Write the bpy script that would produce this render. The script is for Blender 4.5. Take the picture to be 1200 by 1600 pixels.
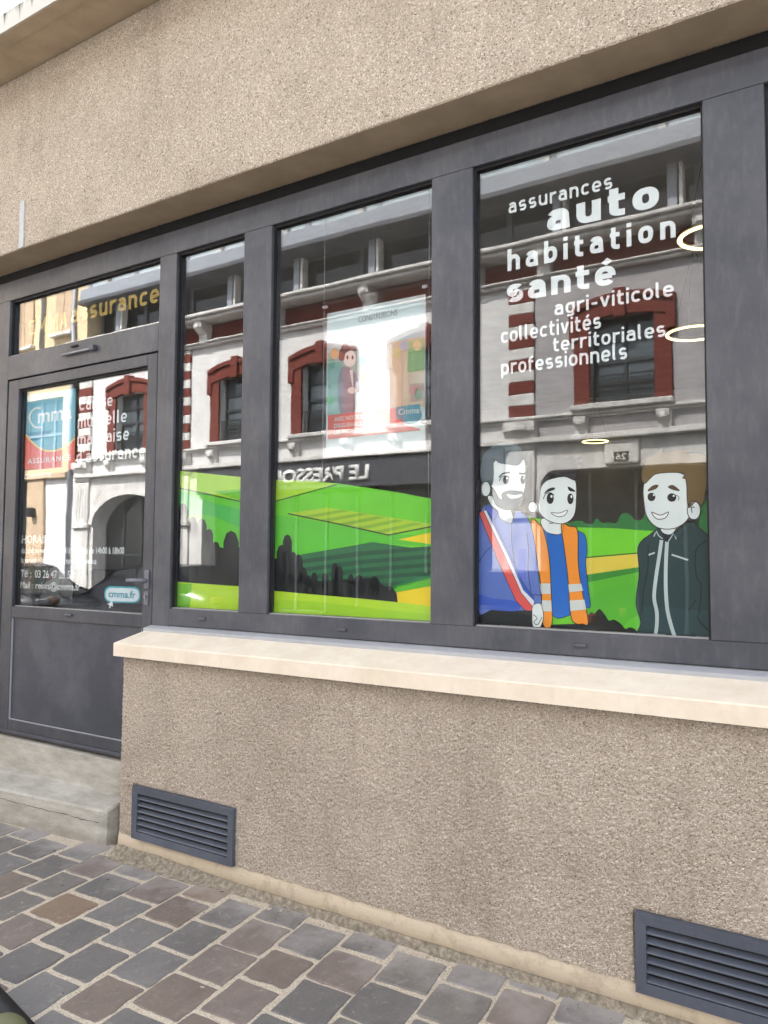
import bpy, bmesh, math, random
import numpy as np
from mathutils import Vector, Matrix, noise as mnoise
from mathutils.geometry import tessellate_polygon
random.seed(7)
for o in list(bpy.data.objects): bpy.data.objects.remove(o)
scene = bpy.context.scene
COL = scene.collection
R_ = math.radians

# ------------------------------------------------------------------ camera
FPX, CAM_H, CAM_D = 1230.0, 1.485, 2.86          # focal length in photo pixels, eye height, distance to shopfront
AX = Vector((0.8425242, -0.02537196, -0.53806063))   # world X in camera axes (x right, y down, z forward)
AY = Vector((0.53861903, 0.05177314, 0.84095724))
AZ = Vector((0.00652035, -0.99833652, 0.05728595))
CAM = Vector((0, -CAM_D, CAM_H))
cam = bpy.data.cameras.new('camera'); camo = bpy.data.objects.new('camera', cam); COL.objects.link(camo)
cam.sensor_fit = 'HORIZONTAL'; cam.sensor_width = 36.0; cam.lens = FPX / 1200 * 36.0
cam.clip_start = .02; cam.clip_end = 2000
M = Matrix(((AX[0], -AX[1], -AX[2], CAM[0]), (AY[0], -AY[1], -AY[2], CAM[1]), (AZ[0], -AZ[1], -AZ[2], CAM[2]), (0, 0, 0, 1)))
camo.matrix_world = M
scene.camera = camo

# ------------------------------------------------------------------ sky, sun, exposure
SUN_EL, SUN_AZ = R_(52), R_(-14)                  # azimuth measured from +Y towards +X: the sun stands behind the shop
sdir = Vector((math.sin(SUN_AZ) * math.cos(SUN_EL), math.cos(SUN_AZ) * math.cos(SUN_EL), math.sin(SUN_EL)))
w = bpy.data.worlds.new('World'); scene.world = w; w.use_nodes = True
wn = w.node_tree; wn.nodes.clear()
sky = wn.nodes.new('ShaderNodeTexSky'); sky.sky_type = 'NISHITA'; sky.sun_disc = False
sky.sun_elevation = SUN_EL; sky.sun_rotation = SUN_AZ; sky.air_density = 1.0; sky.dust_density = 2.5; sky.ozone_density = .8
bg = wn.nodes.new('ShaderNodeBackground'); bg.inputs[1].default_value = 0.15
wo = wn.nodes.new('ShaderNodeOutputWorld')
hs = wn.nodes.new('ShaderNodeHueSaturation'); hs.inputs['Saturation'].default_value = .34; wn.links.new(sky.outputs[0], hs.inputs['Color'])   # hazy, whitish sky
wn.links.new(hs.outputs[0], bg.inputs[0]); wn.links.new(bg.outputs[0], wo.inputs[0])
sl = bpy.data.lights.new('sun', 'SUN'); sl.energy = 4.2; sl.angle = R_(.53); sl.color = (1, .955, .88)
so = bpy.data.objects.new('sun', sl); COL.objects.link(so); so.location = (0, 12, 16)
so.rotation_euler = (-sdir).to_track_quat('-Z', 'Y').to_euler()
vs = scene.view_settings; vs.view_transform = 'Standard'; vs.look = 'None'; vs.exposure = 2.3; vs.gamma = 1; vs.use_curve_mapping = False
scene.render.engine = 'CYCLES'
scene.cycles.max_bounces = 7; scene.cycles.diffuse_bounces = 2; scene.cycles.glossy_bounces = 3; scene.cycles.transparent_max_bounces = 10

# ------------------------------------------------------------------ helpers
def ray(px, py):
    d = Vector((px - 600, py - 800, FPX)); return Vector((AX.dot(d), AY.dot(d), AZ.dot(d)))
def P(px, py, Y=0.0):                             # where a line of sight meets the upright plane y = Y
    d = ray(px, py); return CAM + d * ((Y - CAM[1]) / d[1])
def Gd(px, py, z=0.0):                            # ... the level plane z
    d = ray(px, py); return CAM + d * ((z - CAM[2]) / d[2])
YG = .035                                          # glass face
STREET = 10.0                                      # glass to the houses across the street
def s2l(c):
    return tuple((v / 255 / 12.92 if v / 255 <= .04045 else ((v / 255 + .055) / 1.055) ** 2.4) for v in c)
def tag(o, label=None, cat=None, group=None, kind=None):
    if label: o['label'] = label
    if cat: o['category'] = cat
    if group: o['group'] = group
    if kind: o['kind'] = kind
    return o
def empty(name, loc, label=None, cat=None, group=None, parent=None):
    o = bpy.data.objects.new(name, None); COL.objects.link(o); o.location = loc; o.empty_display_size = .05
    if parent: o.parent = parent
    return tag(o, label, cat, group)
def wpos(o):
    v = Vector(o.location)
    while o.parent: o = o.parent; v += Vector(o.location)
    return v
def link(name, me, mat=None, parent=None, smooth=False):
    """me is in world coordinates; shifted so that it sits right under its parent"""
    o = bpy.data.objects.new(name, me); COL.objects.link(o)
    if parent:
        o.parent = parent; p = wpos(parent); me.transform(Matrix.Translation(-p))
    if mat and not me.materials: me.materials.append(mat)
    if smooth:
        for p in me.polygons: p.use_smooth = True
    return o
def mesh(name, verts, faces, mat=None, parent=None, smooth=False):
    me = bpy.data.meshes.new(name); me.from_pydata([tuple(v) for v in verts], [], faces); me.update()
    return link(name, me, mat, parent, smooth)
def bm_box(bm, x0, x1, y0, y1, z0, z1, bevel=0, seg=1):
    r = bmesh.ops.create_cube(bm, size=1)
    for v in r['verts']:
        v.co = Vector(((x0 + x1) / 2 + v.co.x * (x1 - x0), (y0 + y1) / 2 + v.co.y * (y1 - y0), (z0 + z1) / 2 + v.co.z * (z1 - z0)))
    if bevel:
        es = {e for v in r['verts'] for e in v.link_edges}
        bmesh.ops.bevel(bm, geom=list(es), offset=bevel, segments=seg, affect='EDGES', profile=.5)
def bm_done(bm, name, mat, parent=None, smooth=False):
    bmesh.ops.recalc_face_normals(bm, faces=bm.faces)
    me = bpy.data.meshes.new(name); bm.to_mesh(me); bm.free()
    return link(name, me, mat, parent, smooth)
def box(name, x0, x1, y0, y1, z0, z1, mat, parent=None, bevel=.0015, seg=1):
    bm = bmesh.new(); bm_box(bm, min(x0, x1), max(x0, x1), min(y0, y1), max(y0, y1), min(z0, z1), max(z0, z1), bevel, seg)
    return bm_done(bm, name, mat, parent)
def tube_bm(bm, pts, r, n=8, cap=True):
    pts = [Vector(p) for p in pts]; rings = []
    for i, p in enumerate(pts):
        t = (pts[min(i + 1, len(pts) - 1)] - pts[max(i - 1, 0)]).normalized()
        a = t.orthogonal().normalized() if i == 0 else (rings_a - t * rings_a.dot(t)).normalized()
        rings_a = a; b = t.cross(a); rr = r[i] if isinstance(r, (list, tuple)) else r
        rings.append([bm.verts.new(p + (a * math.cos(2 * math.pi * k / n) + b * math.sin(2 * math.pi * k / n)) * rr) for k in range(n)])
    for i in range(len(rings) - 1):
        for k in range(n): bm.faces.new((rings[i][k], rings[i][(k + 1) % n], rings[i + 1][(k + 1) % n], rings[i + 1][k]))
    if cap: bm.faces.new(rings[0][::-1]); bm.faces.new(rings[-1])
def tube(name, pts, r, mat, parent=None, n=8):
    bm = bmesh.new(); tube_bm(bm, pts, r, n); return bm_done(bm, name, mat, parent, True)
def profile_x(name, prof, x0, x1, mat, parent=None, nx=1):   # extrude a (y, z) profile along x
    n = len(prof); vs_ = []; fs = []
    for x in (x0, x1): vs_ += [(x, y, z) for y, z in prof]
    fs = [(i, (i + 1) % n, n + (i + 1) % n, n + i) for i in range(n)] + [tuple(range(n))[::-1], tuple(range(n, 2 * n))]
    bm = bmesh.new(); me = bpy.data.meshes.new(name); me.from_pydata(vs_, [], fs); bm.from_mesh(me); bpy.data.meshes.remove(me)
    return bm_done(bm, name, mat, parent)

# ------------------------------------------------------------------ materials
class N:
    def __init__(s, name):
        s.m = bpy.data.materials.new(name); s.m.use_nodes = True; s.t = s.m.node_tree; s.t.nodes.clear()
        s.out = s.t.nodes.new('ShaderNodeOutputMaterial'); s.co = None
    def n(s, typ, **kw):
        x = s.t.nodes.new('ShaderNode' + typ)
        for k, v in kw.items():
            if k.startswith('i_'):
                key = k[2:]; key = int(key) if key.isdigit() else key.replace('_', ' ')
                s.set(x.inputs[key], v)
            else: setattr(x, k, v)
        return x
    def set(s, inp, v):
        if isinstance(v, bpy.types.NodeSocket): s.t.links.new(v, inp)
        elif isinstance(v, (tuple, list)) and len(v) == 3 and inp.type == 'RGBA': inp.default_value = (*v, 1)
        else: inp.default_value = v
    def pos(s):
        if not s.co: s.co = s.n('NewGeometry').outputs['Position']
        return s.co
    def noise(s, scale, detail=3, rough=.5, vec=None, out=0, dist=0):
        x = s.n('TexNoise', i_Scale=scale, i_Detail=detail, i_Roughness=rough, i_Distortion=dist); s.set(x.inputs['Vector'], vec or s.pos()); return x.outputs[out]
    def vor(s, scale, out='Distance', feat='F1', vec=None, rnd=1):
        x = s.n('TexVoronoi', feature=feat, i_Scale=scale, i_Randomness=rnd); s.set(x.inputs['Vector'], vec or s.pos()); return x.outputs[out]
    def ramp(s, fac, stops, interp='LINEAR'):
        x = s.n('ValToRGB'); x.color_ramp.interpolation = interp; e = x.color_ramp.elements
        while len(e) < len(stops): e.new(.5)
        for el, (p, c) in zip(e, stops): el.position = p; el.color = (*(c if isinstance(c, (tuple, list)) else (c, c, c)), 1)
        s.set(x.inputs[0], fac); return x.outputs[0]
    def mix(s, fac, a, b, mode='MIX'):
        x = s.n('Mix', data_type='RGBA', blend_type=mode); s.set(x.inputs[0], fac); s.set(x.inputs[6], a); s.set(x.inputs[7], b); return x.outputs[2]
    def math(s, op, a, b=0.0, clamp=False):
        x = s.n('Math', operation=op, use_clamp=clamp); s.set(x.inputs[0], a); s.set(x.inputs[1], b); return x.outputs[0]
    def xyz(s, vec=None):
        x = s.n('SeparateXYZ'); s.set(x.inputs[0], vec or s.pos()); return x.outputs
    def scaled(s, v, vec=None):
        x = s.n('Mapping'); s.set(x.inputs[0], vec or s.pos()); x.inputs['Scale'].default_value = v; return x.outputs[0]
    def bump(s, h, dist, strength=1.0, normal=None):
        x = s.n('Bump', i_Strength=strength, i_Distance=dist, i_Height=h)
        if normal: s.set(x.inputs['Normal'], normal)
        return x.outputs[0]
    def bsdf(s, color, rough=.6, metal=0, normal=None, spec=.5, **kw):
        b = s.n('BsdfPrincipled'); s.set(b.inputs['Base Color'], color); s.set(b.inputs['Roughness'], rough); s.set(b.inputs['Metallic'], metal)
        s.set(b.inputs['Specular IOR Level'], spec)
        if normal: s.set(b.inputs['Normal'], normal)
        for k, v in kw.items(): s.set(b.inputs[k.replace('_', ' ')], v)
        s.t.links.new(b.outputs[0], s.out.inputs[0]); return s.m
MC = {}
def flat(rgb, rough=.5, key=None, spec=.5):
    k = (rgb, rough, spec)
    if k not in MC:
        n = N('print_%d_%d_%d' % rgb); c = s2l(rgb)
        v = n.ramp(n.noise(6, 3), [(.3, tuple(x * .94 for x in c)), (.7, tuple(min(1, x * 1.05) for x in c))])
        MC[k] = n.bsdf(v, rough, spec=spec)
    return MC[k]
def painted(name, rgb, rough=.45, dirt=.25, dirtc=(120, 118, 120), metal=0, spec=.5):
    n = N(name); c = s2l(rgb); d = s2l(dirtc)
    a = n.noise(2.2, 6, .62); b = n.noise(38, 4, .6, vec=n.scaled((1, 1, .25)))
    f = n.math('MULTIPLY', n.ramp(a, [(.42, 0), (.72, 1)]), dirt)
    f2 = n.math('MULTIPLY', n.ramp(b, [(.5, 0), (.75, 1)]), dirt * .5)
    col = n.mix(n.math('ADD', f, f2, True), c, d)
    r = n.math('ADD', n.math('MULTIPLY', n.noise(14, 4), .22), rough - .1)
    return n.bsdf(col, r, metal, n.bump(n.noise(260, 2), .0004, .35), spec)
# pebble-dash render
def plaster(name, dark, mid, light, dist, seed=0., sc=190, relief=True):
    n = N(name)
    mp = n.n('Mapping'); n.set(mp.inputs[0], n.pos()); mp.inputs['Location'].default_value = (seed, seed * .7, 0); v = mp.outputs[0]
    vo = n.n('TexVoronoi', feature='F1', i_Scale=sc); n.set(vo.inputs['Vector'], v)
    fine = n.noise(sc * 2.2, 1, .5, v); mott = n.noise(2.6, 5, .62, v); drip_ = n.noise(7, 3, .6, vec=n.scaled((1, 1, .16)))
    tone = n.xyz(vo.outputs['Color'])[0]
    col = n.ramp(tone, [(0, dark), (.16, mid), (.72, mid), (1, light)])
    col = n.mix(n.ramp(fine, [(.4, .0), (.7, .4)]), col, light)
    col = n.mix(.8, col, n.ramp(mott, [(.28, (.80, .785, .77)), (.55, (1, 1, 1)), (.8, (1.03, 1.01, .99))]), 'MULTIPLY')
    col = n.mix(n.math('MULTIPLY', n.ramp(drip_, [(.56, 0), (.78, 1)]), .22), col, dark)
    h = n.math('ADD', n.math('MULTIPLY', vo.outputs['Distance'], -1.0), n.math('MULTIPLY', fine, .4))
    return n.bsdf(col, .93, 0, n.bump(h, dist, 1.0), .2)
m_wall_up = plaster('render_upper', s2l((104, 88, 71)), s2l((189, 173, 153)), s2l((236, 226, 211)), .0044, 3, 185)
m_wall_lo = plaster('render_lower', s2l((112, 95, 77)), s2l((194, 178, 160)), s2l((240, 230, 216)), .0042, 11, 240)
def soffit_mat(name, rgb, d):
    n = N(name); c = s2l(rgb)
    v = n.ramp(n.noise(5, 5, .6), [(.3, tuple(x * .78 for x in c)), (.7, c)])
    return n.bsdf(v, .9, 0, n.bump(n.noise(d, 3), .002, .7), .2)
m_soffit = soffit_mat('soffit_render', (176, 158, 134), 160)
m_ledge = soffit_mat('painted_slab', (188, 170, 145), 60)
n = N('stained_fascia'); streak = n.noise(26, 4, .6, vec=n.scaled((1, 1, .05)))
m_fascia = n.bsdf(n.ramp(n.math('ADD', streak, n.math('MULTIPLY', n.math('SUBTRACT', n.xyz()[2], 4.43), 2.2)), [(.5, s2l((214, 212, 204))), (.66, s2l((90, 86, 78)))]), .85, 0, n.bump(n.noise(90), .002, .5), .2)
m_frame = painted('anthracite_aluminium', (68, 70, 78), .38, .26, (142, 141, 144), spec=.45)
m_door = painted('anthracite_door', (62, 64, 72), .4, .15, (140, 141, 148), spec=.45)
n = N('door_panel'); a = n.noise(2.6, 6, .65); z = n.xyz()
f = n.math('MULTIPLY', n.ramp(a, [(.42, 0), (.68, 1)]), .32); sc = n.noise(9, 5, .7, vec=n.scaled((.5, 1, 2.2)))
m_panel = n.bsdf(n.mix(n.math('MULTIPLY', n.ramp(sc, [(.55, 0), (.75, 1)]), .18), n.mix(f, s2l((62, 65, 76)), s2l((125, 127, 136))), s2l((40, 42, 50))), n.math('ADD', n.math('MULTIPLY', a, .3), .28), 0, n.bump(n.noise(240), .0004, .3), .45)
m_dark = painted('black_recess', (9, 9, 10), .8, .05, (60, 60, 60))
m_gasket = painted('black_gasket', (16, 16, 18), .6, .1, (60, 60, 60))
m_bead = painted('bare_bead', (150, 150, 150), .4, .2, (190, 180, 170))
m_drip = painted('weathered_sill_metal', (168, 169, 172), .4, .5, (190, 190, 192))
m_vent = painted('grille_paint', (80, 85, 96), .45, .3, (118, 124, 134))
m_chrome = painted('brushed_steel', (150, 150, 155), .35, .2, (90, 88, 86), metal=.7)
m_handle = painted('grey_handle', (112, 114, 124), .4, .15)
# stone sill
n = N('cream_sill'); mm = n.ramp(n.noise(7, 6, .65), [(.3, s2l((226, 210, 188))), (.65, s2l((240, 227, 208)))])
st = n.math('MULTIPLY', n.ramp(n.noise(18, 6, .7, vec=n.scaled((1, 1, .25))), [(.55, 0), (.8, 1)]), .24)
m_sill = n.bsdf(n.mix(st, mm, s2l((190, 172, 150))), .75, 0, n.bump(n.noise(150, 3), .001, .4), .3)
# base band and mortar
n = N('cream_base_band'); m_base = n.bsdf(n.mix(n.ramp(n.noise(14, 6, .7), [(.5, 0), (.75, .7)]), s2l((206, 190, 167)), s2l((150, 136, 116))), .9, 0, n.bump(n.noise(110, 4), .003, .6), .2)
n = N('dirty_cement'); m_cem = n.bsdf(n.ramp(n.noise(45, 8, .75), [(.3, s2l((98, 91, 80))), (.5, s2l((142, 132, 116))), (.72, s2l((190, 179, 161)))]), .95, 0, n.bump(n.noise(120, 5, .65), .006, .8), .15)
n = N('joint_mortar'); gr = n.vor(330, 'Color'); gx = n.xyz(gr)[0]
mc = n.ramp(gx, [(0, s2l((140, 127, 109))), (.25, s2l((194, 181, 161))), (1, s2l((216, 204, 186)))])
m_mortar = n.bsdf(n.mix(n.ramp(n.noise(5, 5, .65), [(.52, 0), (.75, .4)]), mc, s2l((166, 152, 132))), .95, 0, n.bump(n.math('ADD', n.noise(240, 3), n.math('MULTIPLY', n.noise(40, 3), 1.5)), .003, .8), .15)
# sett stone: tone per stone, dust near the wall
n = N('sett_stone'); oi = n.n('ObjectInfo').outputs['Random']
base = n.ramp(oi, [(0, s2l((114, 110, 107))), (.25, s2l((124, 120, 117))), (.45, s2l((117, 113, 110))), (.58, s2l((129, 118, 111))), (.74, s2l((125, 113, 104))), (.86, s2l((138, 119, 102))), (.93, s2l((123, 118, 112)))], 'CONSTANT')
vein = n.noise(9, 6, .65, dist=1.2, vec=n.scaled((1, .55, 1)))
base = n.mix(.75, base, n.ramp(vein, [(.3, (.78, .78, .8)), (.55, (1, 1, 1)), (.75, (1.18, 1.16, 1.14))]), 'MULTIPLY')
sp = n.ramp(n.noise(75, 3, .6), [(.62, 0), (.75, .35)]); base = n.mix(sp, base, s2l((165, 160, 155)))
base = n.mix(n.ramp(n.noise(22, 6, .72), [(.56, 0), (.74, .38)]), base, s2l((186, 178, 166)))
yy = n.xyz()[1]; dz = n.math('ADD', n.math('MULTIPLY', n.math('ADD', yy, .62), 2.0), n.math('MULTIPLY', n.math('SUBTRACT', n.noise(6, 5, .6), .5), 1.6))
base = n.mix(n.ramp(dz, [(.3, 0), (.9, .62)]), base, s2l((178, 171, 166)))
spots = n.ramp(n.vor(7.5, 'Distance'), [(.05, .75), (.062, 0)])
base = n.mix(spots, base, s2l((45, 44, 46)))
m_sett = n.bsdf(base, n.math('ADD', n.math('MULTIPLY', vein, .3), .55), 0, n.bump(n.math('ADD', n.noise(60, 5, .6), n.math('MULTIPLY', n.noise(9, 3), 2)), .003, .7), .25)
# step concrete
n = N('step_concrete'); c1 = n.ramp(n.noise(9, 8, .7, vec=n.scaled((.5, 1, 1.8))), [(.3, s2l((156, 150, 139))), (.5, s2l((178, 173, 163))), (.72, s2l((200, 196, 187)))])
ed = n.vor(5, 'Distance', 'DISTANCE_TO_EDGE', vec=n.mix(.12, n.pos(), n.noise(7, 4, out=1)))
c1 = n.mix(n.math('MULTIPLY', n.ramp(n.noise(90, 3), [(.66, 0), (.74, 1)]), .5), c1, s2l((90, 84, 76)))
low = n.math('ADD', n.math('MULTIPLY', n.xyz()[2], -7), n.math('MULTIPLY', n.noise(10, 4), 1.0))
c1 = n.mix(n.ramp(low, [(-.1 + .1, .55), (.3, .0)]) if False else n.math('MULTIPLY', n.ramp(n.math('ADD', low, .2), [(.2, 0), (.7, 1)]), .4), c1, s2l((110, 100, 84)))
pits = n.ramp(n.vor(26, 'Distance'), [(.10, 1), (.13, 0)])
m_step = n.bsdf(c1, .9, 0, n.bump(n.math('SUBTRACT', n.noise(70, 5, .6), n.math('MULTIPLY', pits, .8)), .003, .7), .2)
# glass pane: clear, mirror-like by Fresnel, very slightly wavy
def glass(name, r0, wav, tint=(.94, .965, .955), rough=0.0):
    n = N(name)
    nor = n.bump(n.noise(2.3, 2, .4, vec=n.scaled((1, 1, 1.6))), wav, 1.0)
    g = n.n('NewGeometry'); dt = n.n('VectorMath', operation='DOT_PRODUCT'); n.set(dt.inputs[0], g.outputs['Incoming']); n.set(dt.inputs[1], g.outputs['Normal'])
    c = n.math('SUBTRACT', 1.0, n.math('ABSOLUTE', dt.outputs['Value']))
    fr = n.math('ADD', r0, n.math('MULTIPLY', n.math('POWER', c, 2.0), .4), True)     # Schlick, both faces alike
    gl = n.n('BsdfGlossy', i_Roughness=rough, i_Color=(.97, .98, 1.0)); n.set(gl.inputs['Normal'], nor)
    tr = n.n('BsdfTransparent', i_Color=tint)
    mx = n.n('MixShader'); n.set(mx.inputs[0], fr); n.t.links.new(tr.outputs[0], mx.inputs[1]); n.t.links.new(gl.outputs[0], mx.inputs[2])
    n.t.links.new(mx.outputs[0], n.out.inputs[0]); return n.m
m_glass = glass('window_glass', .05, .00025, (.985, .987, .985))
m_acr = glass('acrylic', .03, .0001, (.95, .965, .96), .03)
n = N('asphalt'); m_asph = n.bsdf(n.ramp(n.noise(60, 5, .7), [(.3, s2l((70, 69, 70))), (.7, s2l((108, 106, 104)))]), .9, 0, n.bump(n.noise(180, 3), .004, .7), .2)
n = N('paving_far'); br = n.n('TexBrick', i_Scale=4.4, i_Color1=s2l((104, 102, 104)), i_Color2=s2l((116, 104, 100)), i_Mortar=s2l((200, 190, 172)), i_Mortar_Size=.018); n.set(br.inputs['Vector'], n.pos())
m_farpave = n.bsdf(br.outputs[0], .85, 0, n.bump(n.noise(80, 3), .004, .5), .2)

# ================================================================== SETTING: ground
gnd = mesh('ground', [(-400, -400, -.13), (400, -400, -.13), (400, 400, -.13), (-400, 400, -.13)], [(0, 1, 2, 3)], m_asph); tag(gnd, 'grey asphalt ground of the street', None, None, 'structure')
pave = box('pavement', -40, 30, -2.62, .3, -.2, -.002, m_mortar, None, 0); tag(pave, 'sandy mortar bed of the pavement', None, None, 'structure')
kerb = box('kerb', -40, 30, -2.76, -2.624, -.2, .0, m_cem, None, .012, 2); tag(kerb, 'pale stone kerb along the pavement', None, None, 'structure')
far = box('far_pavement', -45, 30, -STREET + .0, -STREET + 1.5, -.2, .0, m_asph, None, .012, 2); tag(far, 'pale pavement across the street', None, None, 'structure')
farl = mesh('paved_strip', [(-40, -2.62, .006), (-5.5, -2.62, .006), (-5.5, -.1, .006), (-40, -.1, .006)], [(0, 1, 2, 3)], m_farpave); tag(farl, 'paved strip of small stone setts beyond the door', None, None, 'structure')
farr = mesh('paved_strip', [(1.0, -2.62, .006), (30, -2.62, .006), (30, -.1, .006), (1.0, -.1, .006)], [(0, 1, 2, 3)], m_farpave); tag(farr, 'paved strip of small stone setts beyond the last window', None, None, 'structure')
def sett_mesh(i):
    rnd = random.Random(100 + i); hx, hy = .0965 + rnd.uniform(-.004, .004), .1045 + rnd.uniform(-.004, .004); out = []
    cr = rnd.uniform(.006, .012)
    for cx, cy, a0 in ((hx, hy, 0), (-hx, hy, 90), (-hx, -hy, 180), (hx, -hy, 270)):
        c = cr * rnd.uniform(.5, 1.5)
        for a in (8, 45, 82):
            t = R_(a0 + a); out.append([cx - math.copysign(c, cx) + c * math.cos(t), cy - math.copysign(c, cy) + c * math.sin(t)])
        nx = {0: (-.33, hy), 90: (-hx, -.33), 180: (.33, -hy), 270: (hx, .33)}[a0]
        for k in (1, 2):
            s = 1 - 2 * k / 3
            if a0 in (0, 180): out.append([s * hx * (1 if a0 == 0 else -1) * .98, cy + rnd.uniform(-.0045, .0045)])
            else: out.append([cx + rnd.uniform(-.0045, .0045), s * hy * (1 if a0 == 90 else -1) * .98])
    out = [(x + rnd.uniform(-.0018, .0018), y + rnd.uniform(-.0018, .0018)) for x, y in out]
    sh = lambda x, y: (x - .12 * y, y + .03 * x)
    n_ = len(out); V = []; tl = (rnd.uniform(-.008, .008), rnd.uniform(-.008, .008))
    for k, (s, z) in enumerate(((1, -.06), (1, .0022), (.955, .0066))):
        for x, y in out:
            X, Y = sh(x * s, y * s); V.append((X, Y, z + (tl[0] * x + tl[1] * y if k else 0)))
    F = []
    for r in (0, 1):
        for k in range(n_): F.append((r * n_ + k, r * n_ + (k + 1) % n_, (r + 1) * n_ + (k + 1) % n_, (r + 1) * n_ + k))
    F.append(tuple(range(2 * n_, 3 * n_)))
    me = bpy.data.meshes.new('paving_sett'); me.from_pydata(V, [], F); me.update(); me.materials.append(m_sett)
    for p in me.polygons: p.use_smooth = False
    return me
setts = [sett_mesh(i) for i in range(9)]
XL = [-3.944, -3.739, -3.516, -3.30, -3.10, -2.861, -2.645, -2.429, -2.222, -2.002, -1.789, -1.565, -1.342, -1.129, -.932]
lines = [XL[0] - .216 * k for k in range(7, 0, -1)] + XL + [XL[-1] + .216 * k for k in range(1, 9)]
cnt = 0
for k in range(len(lines) - 1):
    idx = k - 7; y0 = -.585 if idx % 2 == 0 else -.48
    y0 += random.uniform(-.012, .012); wd = lines[k + 1] - lines[k]; xm = (lines[k] + lines[k + 1]) / 2
    for j in range(-8, 2):
        yc = y0 + .232 * j + .116
        if yc > -.14 or yc < -2.5 or cnt >= 298: continue
        if xm < -3.42 and yc > -.2: continue
        o = bpy.data.objects.new('paving_sett', random.choice(setts)); COL.objects.link(o); o.parent = pave
        o.location = (xm - .12 * (yc + .5) + random.uniform(-.003, .003), yc + random.uniform(-.004, .004), random.uniform(-.0015, .0025))
        o.scale = ((wd - .0115) / .196 * random.uniform(.97, 1.02), random.uniform(1.0, 1.05), 1); o.rotation_euler = (0, 0, random.uniform(-.012, .012)); cnt += 1

# uneven mortar filling the joints near the camera
def mortar_bed(x0, x1, y0, y1, st):
    nx, ny = int((x1 - x0) / st) + 1, int((y1 - y0) / st) + 1; rng = np.random.RandomState(3)
    def lat(k):
        g = rng.rand(ny // k + 3, nx // k + 3); yi = np.arange(ny) / k; xi = np.arange(nx) / k; a, b = yi.astype(int), xi.astype(int); fy, fx = (yi - a)[:, None], (xi - b)[None, :]
        fy, fx = fy * fy * (3 - 2 * fy), fx * fx * (3 - 2 * fx)
        return g[np.ix_(a, b)] * (1 - fy) * (1 - fx) + g[np.ix_(a, b + 1)] * (1 - fy) * fx + g[np.ix_(a + 1, b)] * fy * (1 - fx) + g[np.ix_(a + 1, b + 1)] * fy * fx
    X, Y = np.meshgrid(np.linspace(x0, x1, nx), np.linspace(y0, y1, ny))
    Z = .0010 + .0026 * lat(3) + .0016 * lat(14) + .0008 * rng.rand(ny, nx) + .0022 * np.clip((Y + .42) / .2, 0, 1) * lat(6)
    co = np.stack([X, Y, Z], -1).reshape(-1, 3); i = (np.arange(ny - 1)[:, None] * nx + np.arange(nx - 1)[None, :]).reshape(-1); q = np.stack([i, i + 1, i + nx + 1, i + nx], -1)
    me = bpy.data.meshes.new('mortar_bed'); me.vertices.add(len(co)); me.vertices.foreach_set('co', co.astype(np.float32).reshape(-1)); me.loops.add(q.size); me.loops.foreach_set('vertex_index', q.astype(np.int32).reshape(-1))
    me.polygons.add(len(q)); me.polygons.foreach_set('loop_start', (np.arange(len(q)) * 4).astype(np.int32)); me.polygons.foreach_set('loop_total', np.full(len(q), 4, np.int32)); me.update(calc_edges=True)
    return link('mortar_bed', me, m_mortar, pave, True)
mortar_bed(-5.5, 1.0, -2.6, -.12, .0085)
# ================================================================== SHOP BUILDING
WY = -.187                                        # face of the rendered wall
LX = -3.255                                       # left corner of the low wall
shop = empty('shop_building', (-3.0, WY, 0), 'beige pebble-dashed shop building with anthracite shopfront, seen from the pavement', 'building')
# upper wall and soffit
box('upper_wall', -9, 4, WY, .25, 3.29, 4.37, m_wall_up, shop, .006)
soff = mesh('soffit', [(-9, WY + .004, 3.2875), (4, WY + .004, 3.2875), (4, .012, 3.2875), (-9, .012, 3.2875)], [(0, 3, 2, 1)], m_soffit, shop)
bm = bmesh.new()
for i in range(1): pass
prof = [(WY - .0, 4.372), (-.395, 4.362), (-.40, 4.352), (-.478, 4.347), (-.484, 4.353), (-.484, 4.445), (-.47, 4.46), (8.2, 4.52), (8.2, 4.40), (.25, 4.372)]
profile_x('roof_slab', prof, -9, 4, m_ledge, shop)
box('slab_fascia', -9.002, 4.002, -.4885, -.4835, 4.349, 4.458, m_fascia, shop, .001)
box('side_wall', -9, -8.8, .25, 8.2, 0, 4.4, m_wall_up, shop, 0)
box('side_wall', 3.8, 4, .25, 8.2, 0, 4.4, m_wall_up, shop, 0)
box('rear_wall', -9, 4, 8.0, 8.2, 0, 4.4, m_wall_up, shop, 0)
box('left_wall', -9, -5.8, WY + .001, .3, 0, 3.288, m_wall_up, shop, .006)
# filler strip left on the wall
a, b = P(33, 316, WY), P(41, 388, WY)
mesh_pts = []
bm = bmesh.new(); zs = np.linspace(3.292, a.z, 14); pv = None
for z_ in zs:
    l = bm.verts.new((a.x + random.uniform(-.004, .004), WY - .006, z_)); r = bm.verts.new((a.x + .042 + random.uniform(-.004, .004), WY - .006, z_))
    l2 = bm.verts.new((l.co.x, WY + .003, z_)); r2 = bm.verts.new((r.co.x, WY + .003, z_)); q = (l, r, r2, l2)
    if pv:
        for k in range(4): bm.faces.new((pv[k], pv[(k + 1) % 4], q[(k + 1) % 4], q[k]))
    else: bm.faces.new(q)
    pv = q
bm.faces.new(pv)
bm_done(bm, 'filler_strip', flat((196, 198, 198), .9), shop)
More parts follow.
